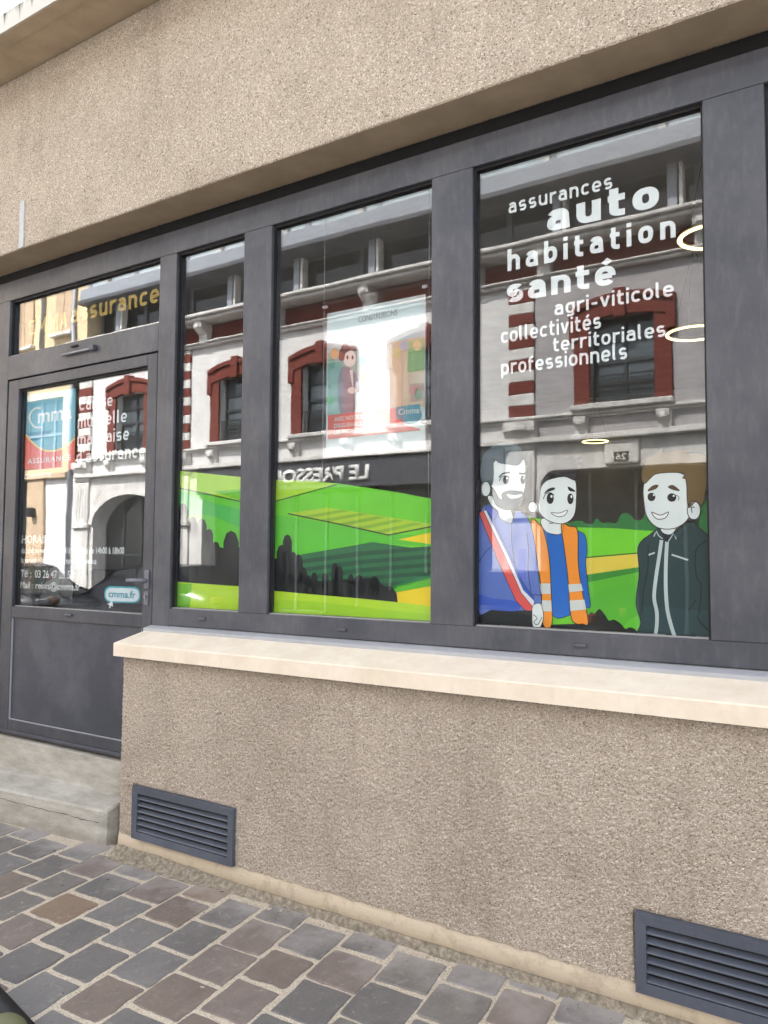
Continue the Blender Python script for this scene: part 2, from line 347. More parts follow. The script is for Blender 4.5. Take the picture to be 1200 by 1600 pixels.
# low wall under the windows: a grained, slightly uneven face (real relief)
def rough_wall(name, x0, x1, z0, z1, step, amp, mat, parent, seed, holes=()):
    nx, nz = int((x1 - x0) / step) + 1, int((z1 - z0) / step) + 1
    rng = np.random.RandomState(seed)
    def lattice(k):
        g = rng.rand(nz // k + 3, nx // k + 3); yi = np.arange(nz) / k; xi = np.arange(nx) / k
        y0, x0_ = yi.astype(int), xi.astype(int); fy, fx = (yi - y0)[:, None], (xi - x0_)[None, :]
        fy, fx = fy * fy * (3 - 2 * fy), fx * fx * (3 - 2 * fx)
        return g[np.ix_(y0, x0_)] * (1 - fy) * (1 - fx) + g[np.ix_(y0, x0_ + 1)] * (1 - fy) * fx + g[np.ix_(y0 + 1, x0_)] * fy * (1 - fx) + g[np.ix_(y0 + 1, x0_ + 1)] * fy * fx
    h = amp * (.62 * lattice(2) + .38 * rng.rand(nz, nx)) + .002 * lattice(40)
    X, Z = np.meshgrid(np.linspace(x0, x1, nx), np.linspace(z0, z1, nz))
    X = X + (rng.rand(nz, nx) - .5) * step * .5; Z = Z + (rng.rand(nz, nx) - .5) * step * .5
    Z[0] = z0 + .010 * (lattice(9)[0] - .5) + .006 * (rng.rand(nx) - .5)
    co = np.stack([X, WY - h, Z], -1).reshape(-1, 3)
    i = (np.arange(nz - 1)[:, None] * nx + np.arange(nx - 1)[None, :]).reshape(-1)
    quads = np.stack([i, i + 1, i + nx + 1, i + nx], -1)
    qc = co[quads].mean(1); keep = np.ones(len(quads), bool)
    for a_, b_, c_, d_ in holes: keep &= ~((qc[:, 0] > a_) & (qc[:, 0] < b_) & (qc[:, 2] > c_) & (qc[:, 2] < d_))
    quads = quads[keep]
    me = bpy.data.meshes.new(name); me.vertices.add(len(co)); me.vertices.foreach_set('co', co.astype(np.float32).reshape(-1))
    me.loops.add(quads.size); me.loops.foreach_set('vertex_index', quads.astype(np.int32).reshape(-1))
    me.polygons.add(len(quads)); me.polygons.foreach_set('loop_start', (np.arange(len(quads)) * 4).astype(np.int32)); me.polygons.foreach_set('loop_total', np.full(len(quads), 4, np.int32))
    me.update(calc_edges=True); me.validate()
    return link(name, me, mat, parent, True)
box('low_wall', LX, 4, WY + .0022, .25, 0, 1.02, m_wall_lo, shop, .006)
rough_wall('low_wall_render', LX - .004, .55, .112, 1.0, .0036, .0084, m_wall_lo, shop, 5, [(-3.166, -2.482, .095, .369), (-.730, -.048, .08, .352)])
box('low_wall_render', .56, 4, WY - .004, WY + .002, .112, 1.0, m_wall_lo, shop, .001)
# cream base band + dirty cement fillet at the foot of the wall
bm = bmesh.new(); nx = 420; x0, x1 = LX - .01, .8; prev = None
for i in range(nx):
    x = x0 + (x1 - x0) * i / (nx - 1); v = Vector((x * 6, 0, 0)); nz_ = mnoise.noise(v) * .003
    top = .128; yb = WY - .003 - .002 * mnoise.noise(Vector((x * 20, 3, 0))); lo = .045 + nz_
    ring = [bm.verts.new(c) for c in ((x, yb + .03, top), (x, yb + .003, top - .012), (x, yb - .003, .085), (x, yb - .006, lo), (x, yb + .02, lo - .03))]
    if prev:
        for k in range(4): bm.faces.new((prev[k], ring[k], ring[k + 1], prev[k + 1]))
    prev = ring
bm_done(bm, 'base_band', m_base, shop, True)
bm = bmesh.new(); prev = None
for i in range(nx):
    x = x0 + (x1 - x0) * i / (nx - 1); n1 = mnoise.noise(Vector((x * 5, 7, 1))); n2 = mnoise.noise(Vector((x * 31, 2, 5))); n3 = mnoise.noise(Vector((x * 70, 9, 5)))
    wide = .012 + .006 * n1 + .005 * n2 + .004 * n3 + max(0, min(1, (-2.3 - x) / .7)) * .06
    hi = .036 + .007 * n1 + .004 * n2 + max(0, min(1, (-2.45 - x) / .5)) * .02
    ring = [bm.verts.new(c) for c in ((x, WY + .01, hi + .004), (x, WY - .008, hi), (x, WY - .012 - wide * .25, hi * .62 + .003 * n3), (x, WY - .012 - wide * .6, hi * .22 + .004 * n2), (x, WY - .012 - wide, .0075), (x, WY - .02 - wide * 1.25, -.006))]
    if prev:
        for k in range(5): bm.faces.new((prev[k], ring[k], ring[k + 1], prev[k + 1]))
    prev = ring
bm_done(bm, 'cement_fillet', m_cem, shop, True)
# stone sill and metal drip sill
for xa, xb in ((-3.276, 1.2), (1.201, 4)):
    sill = profile_x('stone_sill', [(-.243, .984), (-.243, 1.044), (-.239, 1.049), (-.05, 1.094), (.05, 1.094), (.05, 1.0), (-.215, .984)], xa, xb, m_sill, shop)
    tag(sill, 'cream stone sill under the shop windows')
drip = profile_x('drip_sill', [(.02, 1.124), (-.048, 1.109), (-.051, 1.106), (-.051, 1.093), (-.047, 1.093), (-.047, 1.103), (.02, 1.116)], -3.285, 4, m_drip, shop)
# ---- shopfront frame
fr = empty('shopfront_frame', (-2.5, 0, 1.125), parent=shop); fr.location = Vector((-2.5, 0, 1.125)) - wpos(shop)
FD = .075
ZT, ZB = 3.098, 1.211
box('top_rail', -5.8, 4, 0, FD, ZT, 3.222, m_frame, fr, .002)
box('shutter_slot', -5.8, 4, .018, FD, 3.2225, 3.287, m_dark, fr, 0)
box('bottom_rail', -3.150, 4, 0, FD, 1.1245, ZB, m_frame, fr, .002)
WIN = [(-3.150, -2.668), (-2.488, -1.599), (-1.406, -.512), (-.314, .62)]
box('mullion', -3.2785, -3.1505, 0, FD, .38, ZT - .0005, m_frame, fr, .002)
for (a, b), (c, d) in zip(WIN, WIN[1:]): box('mullion', b, c, -.0006, FD, ZB + .0005, ZT - .0005, m_frame, fr, .002)
box('mullion', .62, 4, -.0006, FD, ZB + .0005, ZT - .0005, m_frame, fr, .002)
box('side_panel', -5.8, -4.7605, .004, FD, 0, ZT - .0005, m_frame, fr, .002)
box('door_post', -4.76, -4.6605, 0, FD, .38, ZT - .0005, m_frame, fr, .002)
box('transom_rail', -4.66, -3.279, -.0006, FD, 2.586, 2.738, m_frame, fr, .002)
def bead(x0, x1, z0, z1, parent, y0=.006):
    t = .012
    bm = bmesh.new()
    for q in ((x0, x1, z1 - t, z1), (x0, x0 + t * .7, z0, z1 - t), (x1 - t * .7, x1, z0, z1 - t)): bm_box(bm, q[0], q[1], y0 + .012, YG - .001, q[2], q[3])
    bm_done(bm, 'gasket', m_gasket, parent)
    box('glazing_bead', x0 + t * .7, x1 - t * .7, y0 + .006, YG - .001, z0, z0 + .006, m_bead, parent, .001)
def pane(name, x0, x1, z0, z1):
    wn_ = empty(name, (0, 0, 0), parent=shop); wn_.location = Vector(((x0 + x1) / 2, YG, z0)) - wpos(shop)
    box('glass_pane', x0 + .002, x1 - .002, YG, YG + .008, z0 + .002, z1 - .002, m_glass, wn_, 0)
    bead(x0, x1, z0, z1, wn_)
    return wn_
for a, b in WIN: pane('shop_window', a + .0005, b - .0005, ZB + .0005, ZT - .0005)
pane('transom_window', -4.66, -3.279, 2.7385, ZT - .0005)
def cap(px, py, parent, yf=0, w_=.024):
    p = P(px, py, yf); bm = bmesh.new(); bm_box(bm, p.x - w_, p.x + w_, yf - .012, yf + .002, p.z - .007, p.z + .007, .005, 2)
    bm_done(bm, 'drain_cap', m_frame, parent, True)
for q in ((317, 967), (535, 984), (907, 1009)): cap(*q, fr)
a, b = P(100, 554), P(146, 543)
door_closer = empty('door_stay', (0, 0, 0), parent=shop); door_closer.location = Vector((a.x, 0, a.z)) - wpos(shop)
zc = 2.668
tube('rod', [(a.x, -.016, zc), (b.x, -.016, zc)], .008, m_chrome, door_closer)
box('bracket', b.x - .01, b.x + .03, -.026, .001, zc - .012, zc + .022, m_frame, door_closer, .004, 2)
box('bracket', -4.02, -3.96, -.012, .001, zc + .035, zc + .048, m_gasket, door_closer, .004, 2)
# ---- door leaf
door = empty('shop_door', (0, 0, 0), parent=shop); door.location = Vector((-4.6, .004, .40)) - wpos(shop)
DX0, DX1, DZ0, DZ1, DY = -4.652, -3.2875, .402, 2.578, .004
gx0, gx1, gz0, gz1 = -4.543, -3.364, 1.168, 2.517
box('stile', DX0, gx0, DY, .06, DZ0, DZ1, m_door, door, .003)
box('stile', gx1, DX1, DY, .06, DZ0, DZ1, m_door, door, .003)
box('rail', gx0 + .0005, gx1 - .0005, DY + .0005, .06, gz1, DZ1, m_door, door, .002)
box('rail', gx0 + .0005, gx1 - .0005, DY + .0005, .06, 1.102, gz0, m_door, door, .002)
box('rail', gx0 + .0005, gx1 - .0005, DY + .0005, .06, DZ0, .486, m_door, door, .002)
box('panel', gx0 - .0, gx1, DY + .014, .05, .4865, 1.1015, m_panel, door, 0)
bm = bmesh.new()
for q in ((gx0 + .0008, gx1 - .0008, .4865, .4895), (gx0 + .0008, gx0 + .0036, .490, 1.101), (gx1 - .0036, gx1 - .0008, .490, 1.101)): bm_box(bm, q[0], q[1], DY + .004, DY + .0139, q[2], q[3])
bm_done(bm, 'panel_bead', m_drip, door)
box('glass_pane', gx0 + .001, gx1 - .001, YG, YG + .008, gz0 + .001, gz1 - .001, m_glass, door, 0)
bead(gx0 + .001, gx1 - .001, gz0 + .001, gz1 - .001, door, .012)
box('weather_bar', DX0, DX1, -.012, DY - .0005, .405, .425, m_door, door, .003)
cap(108, 961, door, DY, .03)
h = P(230, 907, DY); h2 = P(199, 907, DY - .05)
tube('handle', [(h.x, DY, h.z), (h.x, DY - .03, h.z), (h.x - .012, DY - .05, h.z), (h.x - .03, DY - .053, h.z), (h2.x, DY - .053, h.z)], [.012, .012, .012, .011, .010], m_handle, door)
box('handle_rose', h.x - .018, h.x + .018, DY - .008, DY, h.z - .045, h.z + .055, m_handle, door, .006, 2)
k_ = P(229, 934, DY); box('lock', k_.x - .017, k_.x + .017, DY - .006, DY, k_.z - .04, k_.z + .035, m_handle, door, .005, 2)
bm = bmesh.new(); bmesh.ops.create_cone(bm, cap_ends=True, segments=14, radius1=.0095, radius2=.0085, depth=.012, matrix=Matrix.Translation((k_.x, DY - .010, k_.z + .006)) @ Matrix.Rotation(R_(90), 4, 'X')); bm_box(bm, k_.x - .004, k_.x + .004, DY - .012, DY - .005, k_.z - .018, k_.z + .002, .002)
bm_done(bm, 'lock_cylinder', m_chrome, door)
# ---- vent grilles in the low wall
def vent(px0, py0, wid, hei):
    p = P(px0, py0, WY - .008); x0, z1 = p.x, p.z; x1, z0 = x0 + wid, z1 - hei; b = .034
    v = empty('vent_grille', (0, 0, 0), parent=shop); v.location = Vector((x0, WY, z0)) - wpos(shop)
    yf = WY - .026
    bm = bmesh.new(); V0 = [(x0, z0), (x1, z0), (x1, z1), (x0, z1)]; V1 = [(x0 + b, z0 + b), (x1 - b, z0 + b), (x1 - b, z1 - b), (x0 + b, z1 - b)]
    A = [bm.verts.new((x, yf, z)) for x, z in V0]; B = [bm.verts.new((x, yf + .003, z)) for x, z in V1]; C = [bm.verts.new((x, WY + .02, z)) for x, z in V0]; D_ = [bm.verts.new((x, WY + .02, z)) for x, z in V1]
    for k in range(4):
        j = (k + 1) % 4; bm.faces.new((A[k], A[j], B[j], B[k])); bm.faces.new((A[k], C[k], C[j], A[j])); bm.faces.new((B[k], B[j], D_[j], D_[k]))
    bm_done(bm, 'frame', m_vent, v)
    box('backing', x0 + .01, x1 - .01, WY + .0005, WY + .0015, z0 + .01, z1 - .01, m_dark, v, 0)
    for sx, sz in ((x0 + .017, z0 + .017), (x1 - .017, z0 + .017), (x0 + .017, z1 - .017), (x1 - .017, z1 - .017)):
        bm = bmesh.new(); bmesh.ops.create_cone(bm, cap_ends=True, segments=10, radius1=.0035, radius2=.0045, depth=.003, matrix=Matrix.Translation((sx, yf - .0008, sz)) @ Matrix.Rotation(R_(90), 4, 'X')); bm_done(bm, 'screw', m_vent, v)
    ns = 6; zi0, zi1 = z0 + b, z1 - b; ph = (zi1 - zi0) / ns
    for k in range(ns):
        za = zi0 + k * ph; prof = [(yf + .006, za + .002), (yf + .004, za + .005), (yf + .006, za + ph * .26), (WY - .002, za + ph * .60), (WY - .002, za + ph * .50), (yf + .010, za + ph * .18), (yf + .010, za + .002)]
        profile_x('slat', prof, x0 + b + .0003, x1 - b - .0003, m_vent, v)
vent(211, 1226, .668, .25)
vent(994, 1422, .668, .25)

# ---- concrete threshold and step: a thing of its own in front of the door
step = empty('doorstep', (-4.0, -.1, 0), 'worn grey concrete doorstep in front of the shop door', 'step')
box('threshold', -4.9, LX - .001, -.03, .3, .2, .388, m_step, step, .006, 2)
bm = bmesh.new()
fl, frn = -.300, -.172; xl, xr = -4.90, -3.392
sec = []
for x, y in ((xl, fl), (-4.2, fl + (frn - fl) * .46), (xr - .05, frn - .002), (xr - .012, frn + .018), (xr, frn + .07), (xr - .004, .1)):
    sec.append((x, y))
top = [bm.verts.new((x, y + .012 if i < 3 else y, .183 + (.06 * (y - frn) / .17 if i > 3 else 0))) for i, (x, y) in enumerate(sec)]
ed_ = [bm.verts.new((x + (.006 if i > 2 else 0), y, .172 + (.06 * (y - frn) / .17 if i > 3 else 0))) for i, (x, y) in enumerate(sec)]
bot = [bm.verts.new((x + .004, y - .004, -.05)) for x, y in sec]
tb = bm.verts.new((xl, .1, .245)); top[-1].co.z = .245; ed_[-1].co.z = .23
for i in range(len(sec) - 1):
    bm.faces.new((top[i], top[i + 1], ed_[i + 1], ed_[i])); bm.faces.new((ed_[i], ed_[i + 1], bot[i + 1], bot[i]))
bm.faces.new(top + [tb])
bmesh.ops.triangulate(bm, faces=[f for f in bm.faces if len(f.verts) > 4])
bm_done(bm, 'tread', m_step, step)
# hairline crack along the riser, its lower lip a little proud
bm = bmesh.new(); prev = None
for i in range(90):
    t = i / 89; x = -4.42 + t * .98; yb = fl + (frn - .002 - fl) * min(1, (x - xl) / (xr - .05 - xl)); zc_ = .132 - .014 * t + .010 * mnoise.noise(Vector((x * 8, 1, 2))) + .005 * mnoise.noise(Vector((x * 40, 1, 2)))
    yb -= .0016 + .004 * (1 - zc_ / .17)
    wv = .0012 + .0009 * mnoise.noise(Vector((x * 15, 4, 4))); q = (bm.verts.new((x, yb, zc_ - wv)), bm.verts.new((x, yb, zc_ + wv)))
    if prev: bm.faces.new((prev[0], q[0], q[1], prev[1]))
    prev = q
bm_done(bm, 'crack', m_gasket, step)
# loose grit and crumbs along the foot of the wall and in the joints
rg = random.Random(4); bm = bmesh.new()
for i in range(520):
    x = rg.uniform(-4.4, .2); y = -.21 - abs(rg.gauss(0, .09)) if i < 400 else rg.uniform(-1.3, -.3); r_ = rg.uniform(.0012, .0038) * (1.5 if rg.random() < .08 else 1)
    if x < -3.35: y -= .09
    bmesh.ops.create_icosphere(bm, subdivisions=1, radius=r_, matrix=Matrix.Translation((x, y, .0065 + r_ * .4)) @ Matrix.Rotation(rg.uniform(0, 6), 4, 'Z') @ Matrix.Diagonal((rg.uniform(.7, 1.5), 1, rg.uniform(.4, .8), 1)))
grit = bm_done(bm, 'grit', m_cem); tag(grit, 'loose grit and crumbs along the foot of the wall', None, None, 'stuff')

# ================================================================== INSIDE THE SHOP (dim, behind the glass)
m_iw = soffit_mat('inside_wall', (205, 202, 196), 40); m_if = soffit_mat('inside_floor', (70, 66, 62), 30)
FLZ = .40
room = empty('shop_interior', (-2, 3, FLZ)); tag(room, 'dim interior of the shop behind the glass', None, None, 'structure')
box('interior_floor', -8.8, 3.8, .31, 7.99, FLZ - .05, FLZ, m_if, room, 0)
box('interior_ceiling', -8.8, 3.8, .31, 7.99, 3.24, 3.28, m_iw, room, 0)
box('interior_wall', -8.79, 3.79, 5.6, 5.7, FLZ, 3.24, m_iw, room, 0)
box('interior_wall', -5.6, -5.5, .31, 5.59, FLZ, 3.24, m_iw, room, 0)
box('interior_wall', 1.5, 1.6, .31, 5.59, FLZ, 3.24, m_iw, room, 0)
m_desk = painted('dark_desk', (52, 44, 40), .5, .1); m_black = painted('black_plastic', (20, 20, 22), .5, .08, (60, 60, 60)); m_screen = painted('monitor', (22, 23, 26), .25, .05, (50, 50, 50))
def desk(x, y, label):
    d = empty('desk', (x, y, FLZ), label, 'desk')
    box('desk_top', x - .8, x + .8, y - .4, y + .4, FLZ + .71, FLZ + .74, m_desk, d, .004)
    for sx in (-.74, .74):
        box('leg_panel', x + sx - .02, x + sx + .02, y - .36, y + .36, FLZ, FLZ + .709, m_desk, d, .003)
    mo = empty('monitor', (x + .2, y, FLZ + .74), label.replace('dark desk', 'black monitor standing on the dark desk'), 'monitor')
    box('screen', x - .08, x + .48, y - .02, y + .01, FLZ + .86, FLZ + 1.2, m_screen, mo, .004); box('stand', x + .17, x + .23, y - .01, y + .03, FLZ + .75, FLZ + .95, m_black, mo, .003); box('foot', x + .08, x + .32, y - .09, y + .09, FLZ + .741, FLZ + .755, m_black, mo, .004)
desk(-1.9, 2.6, 'dark desk inside the shop behind the middle windows'); desk(.2, 3.6, 'dark desk inside the shop behind the right-hand window')
n = N('ring_light_glow'); em = n.n('Emission', i_Strength=.75, i_Color=s2l((255, 230, 160))); n.t.links.new(em.outputs[0], n.out.inputs[0]); m_ring = n.m
def ring(px, py, z, rad, label):
    c = Gd(px, py, z); o = empty('ring_light', (c.x, c.y, z), label, 'lamp', 'ring lights hanging inside the shop')
    def tor(rm, rt, zz, mat, nm, sq=.6):
        bm = bmesh.new(); rr = []
        for i in range(40):
            a = 2 * math.pi * i / 40; rr.append([bm.verts.new((c.x + math.cos(a) * (rm + rt * math.cos(b)), c.y + math.sin(a) * (rm + rt * math.cos(b)), z + zz + rt * sq * math.sin(b))) for b in [2 * math.pi * k / 8 for k in range(8)]])
        for i in range(40):
            for k in range(8): bm.faces.new((rr[i][k], rr[i][(k + 1) % 8], rr[(i + 1) % 40][(k + 1) % 8], rr[(i + 1) % 40][k]))
        bm_done(bm, nm, mat, o, True)
    tor(rad, .0095, 0, m_ring, 'light_ring'); tor(rad, .013, .014, m_black, 'ring_housing')
    bm = bmesh.new()
    for k in range(3):
        a = 2.1 * k; tube_bm(bm, [(c.x + math.cos(a) * rad, c.y + math.sin(a) * rad, z + .04), (c.x, c.y, 3.2)], .0015, 4)
    bm_done(bm, 'suspension', m_black, o)
ring(1114, 370, 2.72, .12, 'glowing ring lamp high up at the right edge of the right-hand window')
ring(1086, 521, 2.72, .145, 'glowing ring lamp behind the lettering at the right edge of the right-hand window')
ring(930, 690, 2.72, .128, 'small far glowing ring lamp above the three cartoon men')

# ================================================================== ACROSS THE STREET (seen in the glass)
OY = 2 * YG - (YG + STREET)                       # face of the opposite houses
def Rf(px, py):                                   # reflected line of sight -> point (x, z) on the opposite facade
    p = P(px, py, YG + STREET); return p.x, p.z
n = N('white_stucco'); m_white = n.bsdf(n.ramp(n.noise(2.5, 6, .65), [(.3, s2l((214, 213, 212))), (.7, s2l((235, 234, 232)))]), .85, 0, n.bump(n.noise(60, 3), .002, .4), .2)
n = N('white_trim'); m_trim = n.bsdf(n.ramp(n.noise(6, 5, .6, vec=n.scaled((1, 1, .3))), [(.3, s2l((190, 187, 183))), (.65, s2l((234, 232, 228)))]), .8, 0, n.bump(n.noise(60, 3), .002, .4), .2)
n = N('red_brick_trim'); bt = n.n('TexBrick', i_Scale=9.0, i_Color1=s2l((126, 62, 52)), i_Color2=s2l((106, 50, 44)), i_Mortar=s2l((124, 84, 74)), i_Mortar_Size=.012); n.set(bt.inputs['Vector'], n.n('Mapping', i_Vector=n.pos(), i_Rotation=(R_(90), 0, 0)).outputs[0])
m_red = n.bsdf(bt.outputs[0], .85, 0, n.bump(n.noise(60, 3), .003, .5), .2)
m_maroon = soffit_mat('maroon_frieze', (112, 52, 44), 30)
m_zinc = painted('zinc', (150, 156, 165), .45, .3, (160, 165, 172))
m_zinc_d = painted('dark_zinc', (78, 80, 86), .5, .2, (100, 100, 105))
m_wdark = painted('dark_sash', (52, 58, 62), .5, .2, (90, 92, 95))
def glossy_dark(name, rgb, rough=.06): n = N(name); return n.bsdf(n.ramp(n.noise(.9, 3), [(.3, tuple(x * .6 for x in s2l(rgb))), (.7, s2l(rgb))]), rough, 0, n.bump(n.noise(1.5, 2), .002, .6), .6)
m_og = glossy_dark('old_glass', (92, 102, 108)); m_og2 = glossy_dark('shop_glass', (26, 30, 32)); m_sky_glass = glossy_dark('sky_painted_glass', (206, 220, 226), .12)  # storey glass has the sky's pale reflection put into its base colour
m_cream = soffit_mat('cream_house', (230, 210, 174), 20); m_beige = soffit_mat('beige_pilaster', (208, 184, 156), 30); m_iron = painted('wrought_iron', (28, 30, 32), .5, .1, (70, 70, 70))
ob = empty('opposite_house', (-8, OY, 0), 'white house with red brick window surrounds, reflected in the shop windows', 'building')
X0, X1 = -17.72, 6.0
WINC = [-15.71, -12.15, -9.77, -7.30, -3.61, -.9, 1.9]; HW = .53; WZ0, WZ1 = 4.05, 5.52
def wall_with_holes(name, x0, x1, z0, z1, holes, y, mat, parent, depth=.35):
    xs = sorted({x0, x1} | {h[0] for h in holes} | {h[1] for h in holes}); zs = sorted({z0, z1} | {h[2] for h in holes} | {h[3] for h in holes})
    bm = bmesh.new()
    for i in range(len(xs) - 1):
        for j in range(len(zs) - 1):
            cx, cz = (xs[i] + xs[i + 1]) / 2, (zs[j] + zs[j + 1]) / 2
            if any(h[0] < cx < h[1] and h[2] < cz < h[3] for h in holes): continue
            bm.faces.new([bm.verts.new(c) for c in ((xs[i], y, zs[j]), (xs[i], y, zs[j + 1]), (xs[i + 1], y, zs[j + 1]), (xs[i + 1], y, zs[j]))])
    for a, b, c, d in holes:
        for p, q in (((a, c), (a, d)), ((a, d), (b, d)), ((b, d), (b, c)), ((b, c), (a, c))):
            bm.faces.new([bm.verts.new(v) for v in ((p[0], y, p[1]), (q[0], y, q[1]), (q[0], y - depth, q[1]), (p[0], y - depth, p[1]))])
    bmesh.ops.remove_doubles(bm, verts=bm.verts, dist=.0005)
    return bm_done(bm, name, mat, parent)
ARC = (-17.05, -14.37); SH1 = (-13.2, -5.95); SH2 = (-5.05, -1.95); SH3 = (-1.4, 4.2)
holes = [(c - HW, c + HW, WZ0, WZ1) for c in WINC]
wall_with_holes('upper_storey_wall', X0, -5.3, 3.5, 6.36, holes[:4], OY, m_white, ob)
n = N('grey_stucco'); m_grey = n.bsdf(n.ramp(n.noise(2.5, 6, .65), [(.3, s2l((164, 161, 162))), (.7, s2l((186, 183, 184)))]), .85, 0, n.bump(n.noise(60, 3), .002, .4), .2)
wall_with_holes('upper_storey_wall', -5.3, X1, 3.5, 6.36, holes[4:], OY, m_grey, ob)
# ground floor, the arch as its own opening
def arch_pts(a, b, zs, zt, n=14):
    c, r = (a + b) / 2, (b - a) / 2; return [(c + r * math.cos(math.pi * k / n), zs + (zt - zs) * math.sin(math.pi * k / n)) for k in range(n + 1)]
wall_with_holes('ground_floor_wall', X0, X1, 0, 3.5, [(ARC[0], ARC[1], 0, 3.04), (SH1[0], SH1[1], 0, 2.92), (SH2[0], SH2[1], .0, 3.0), (SH3[0], SH3[1], .0, 2.9)], OY, m_trim, ob, .5)
ap = arch_pts(ARC[0], ARC[1], 2.25, 3.0); bm = bmesh.new()
for i in range(len(ap) - 1):
    (x, z), (x2, z2) = ap[i], ap[i + 1]
    bm.faces.new([bm.verts.new(v) for v in ((x, OY + .002, z), (x2, OY + .002, z2), (x2, OY + .002, 3.06), (x, OY + .002, 3.06))])
    bm.faces.new([bm.verts.new(v) for v in ((x, OY + .002, z), (x2, OY + .002, z2), (x2, OY - .45, z2), (x, OY - .45, z))])
bm_done(bm, 'arch_spandrel', m_trim, ob)
bm = bmesh.new(); pr = None
for x, z in ap:
    c = (ARC[0] + ARC[1]) / 2; ring_ = [bm.verts.new((c + (x - c) * s, OY + y, 2.25 + (z - 2.25) * s)) for s, y in ((1.0, .0), (1.0, .05), (1.11, .05), (1.11, 0))]
    if pr:
        for k in range(3): bm.faces.new((pr[k], ring_[k], ring_[k + 1], pr[k + 1]))
    pr = ring_
bm_done(bm, 'archivolt', m_trim, ob)
def glazed(name, a, b, z0, z1, nx, nz, mg, mf, y, parent, t=.04):
    g = empty(name, (0, 0, 0), parent=parent); g.location = Vector(((a + b) / 2, y, z0)) - wpos(parent)
    for i in range(nx):
        for j in range(nz):
            xa, xb = a + (b - a) * i / nx, a + (b - a) * (i + 1) / nx; za, zb = z0 + (z1 - z0) * j / nz, z0 + (z1 - z0) * (j + 1) / nz
            box('pane', xa + t * .4, xb - t * .4, y - .02, y - .01, za + t * .4, zb - t * .4, mg, g, 0)
    bm = bmesh.new()
    for i in range(nx + 1): x = a + (b - a) * i / nx; bm_box(bm, x - t / 2, x + t / 2, y - .03, y + .03, z0, z1)
    for j in range(nz + 1): z = z0 + (z1 - z0) * j / nz; bm_box(bm, a, b, y - .028, y + .028, z - t / 2, z + t / 2)
    bm_done(bm, 'frame', mf, g); return g
glazed('arched_door', ARC[0], ARC[1], 0, 3.02, 4, 2, m_og2, m_wdark, OY - .42, ob)
glazed('shop_front', SH1[0], SH1[1], .3, 2.9, 9, 1, m_og2, m_zinc_d, OY - .45, ob, .06)
box('shop_base', SH1[0], SH1[1], OY - .5, OY - .4, 0, .3, m_dark, ob, 0)
glazed('wide_window', SH2[0], SH2[1], .05, 2.98, 4, 1, m_og2, m_wdark, OY - .35, ob, .05)
glazed('wide_window', SH3[0], SH3[1], .05, 2.88, 5, 1, m_og2, m_wdark, OY - .35, ob, .05)
# rounded upper corners of the wide window
for sx, xc in ((1, SH2[0]), (-1, SH2[1])):
    r_ = .3; vv = [(xc, OY + .003, 3.0)] + [(xc + sx * (r_ - r_ * math.cos(a)), OY + .003, 3.0 - r_ + r_ * math.sin(a)) for a in [math.pi / 2 * k / 8 for k in range(9)]]
    mesh('corner_fillet', vv, [tuple(range(len(vv)))], m_trim, ob)
# fascia with the shop name
box('fascia', SH1[0] - .1, SH1[1] + .25, OY + .0, OY + .09, 2.88, 3.44, m_zinc_d, ob, .006)
# string courses, belts, cornices
def course(name, z0, z1, out, mat=None, x0=X0, x1=X1): return box(name, x0, x1, OY + .001, OY + out, z0, z1, mat or m_trim, ob, .015)
course('belt_course', 3.46, 3.53, .16); course('belt_course', 3.53, 3.57, .11); course('string_course', 3.90, 3.955, .12); course('string_course', 3.86, 3.90, .07)
course('lower_moulding', 6.30, 6.36, .12); course('lower_moulding', 6.36, 6.40, .17)
course('frieze', 6.405, 6.80, .03, m_maroon)
course('cornice', 6.80, 6.88, .42); course('cornice', 6.88, 6.95, .5)
def console(x, zt, zb, w_, out, name='console', mat=None):
    prof = [(OY + .001, zt), (OY + out, zt), (OY + out, zt - .05), (OY + out * .95, zt - (zt - zb) * .3), (OY + out * .5, zt - (zt - zb) * .55), (OY + out * .45, zb + .04), (OY + out * .25, zb), (OY + .001, zb)]
    bm = bmesh.new(); me = bpy.data.meshes.new('t'); n_ = len(prof)
    me.from_pydata([(x + s * w_ / 2, y, z) for s in (-1, 1) for y, z in prof], [], [(i, (i + 1) % n_, n_ + (i + 1) % n_, n_ + i) for i in range(n_)] + [tuple(range(n_))[::-1], tuple(range(n_, 2 * n_))]); bm.from_mesh(me); bpy.data.meshes.remove(me)
    bm_box(bm, x - w_ * .25, x + w_ * .25, OY + out * .5, OY + out + .03, zt - .16, zt - .06, .02)
    return bm_done(bm, name, mat or m_trim, ob)
for x in [-16.9, -14.5, -13.1, -10.9, -8.55, -6.2, -4.9, -2.3, .4, 3.2]: console(x, 6.80, 6.32, .24, .38, 'cornice_bracket')
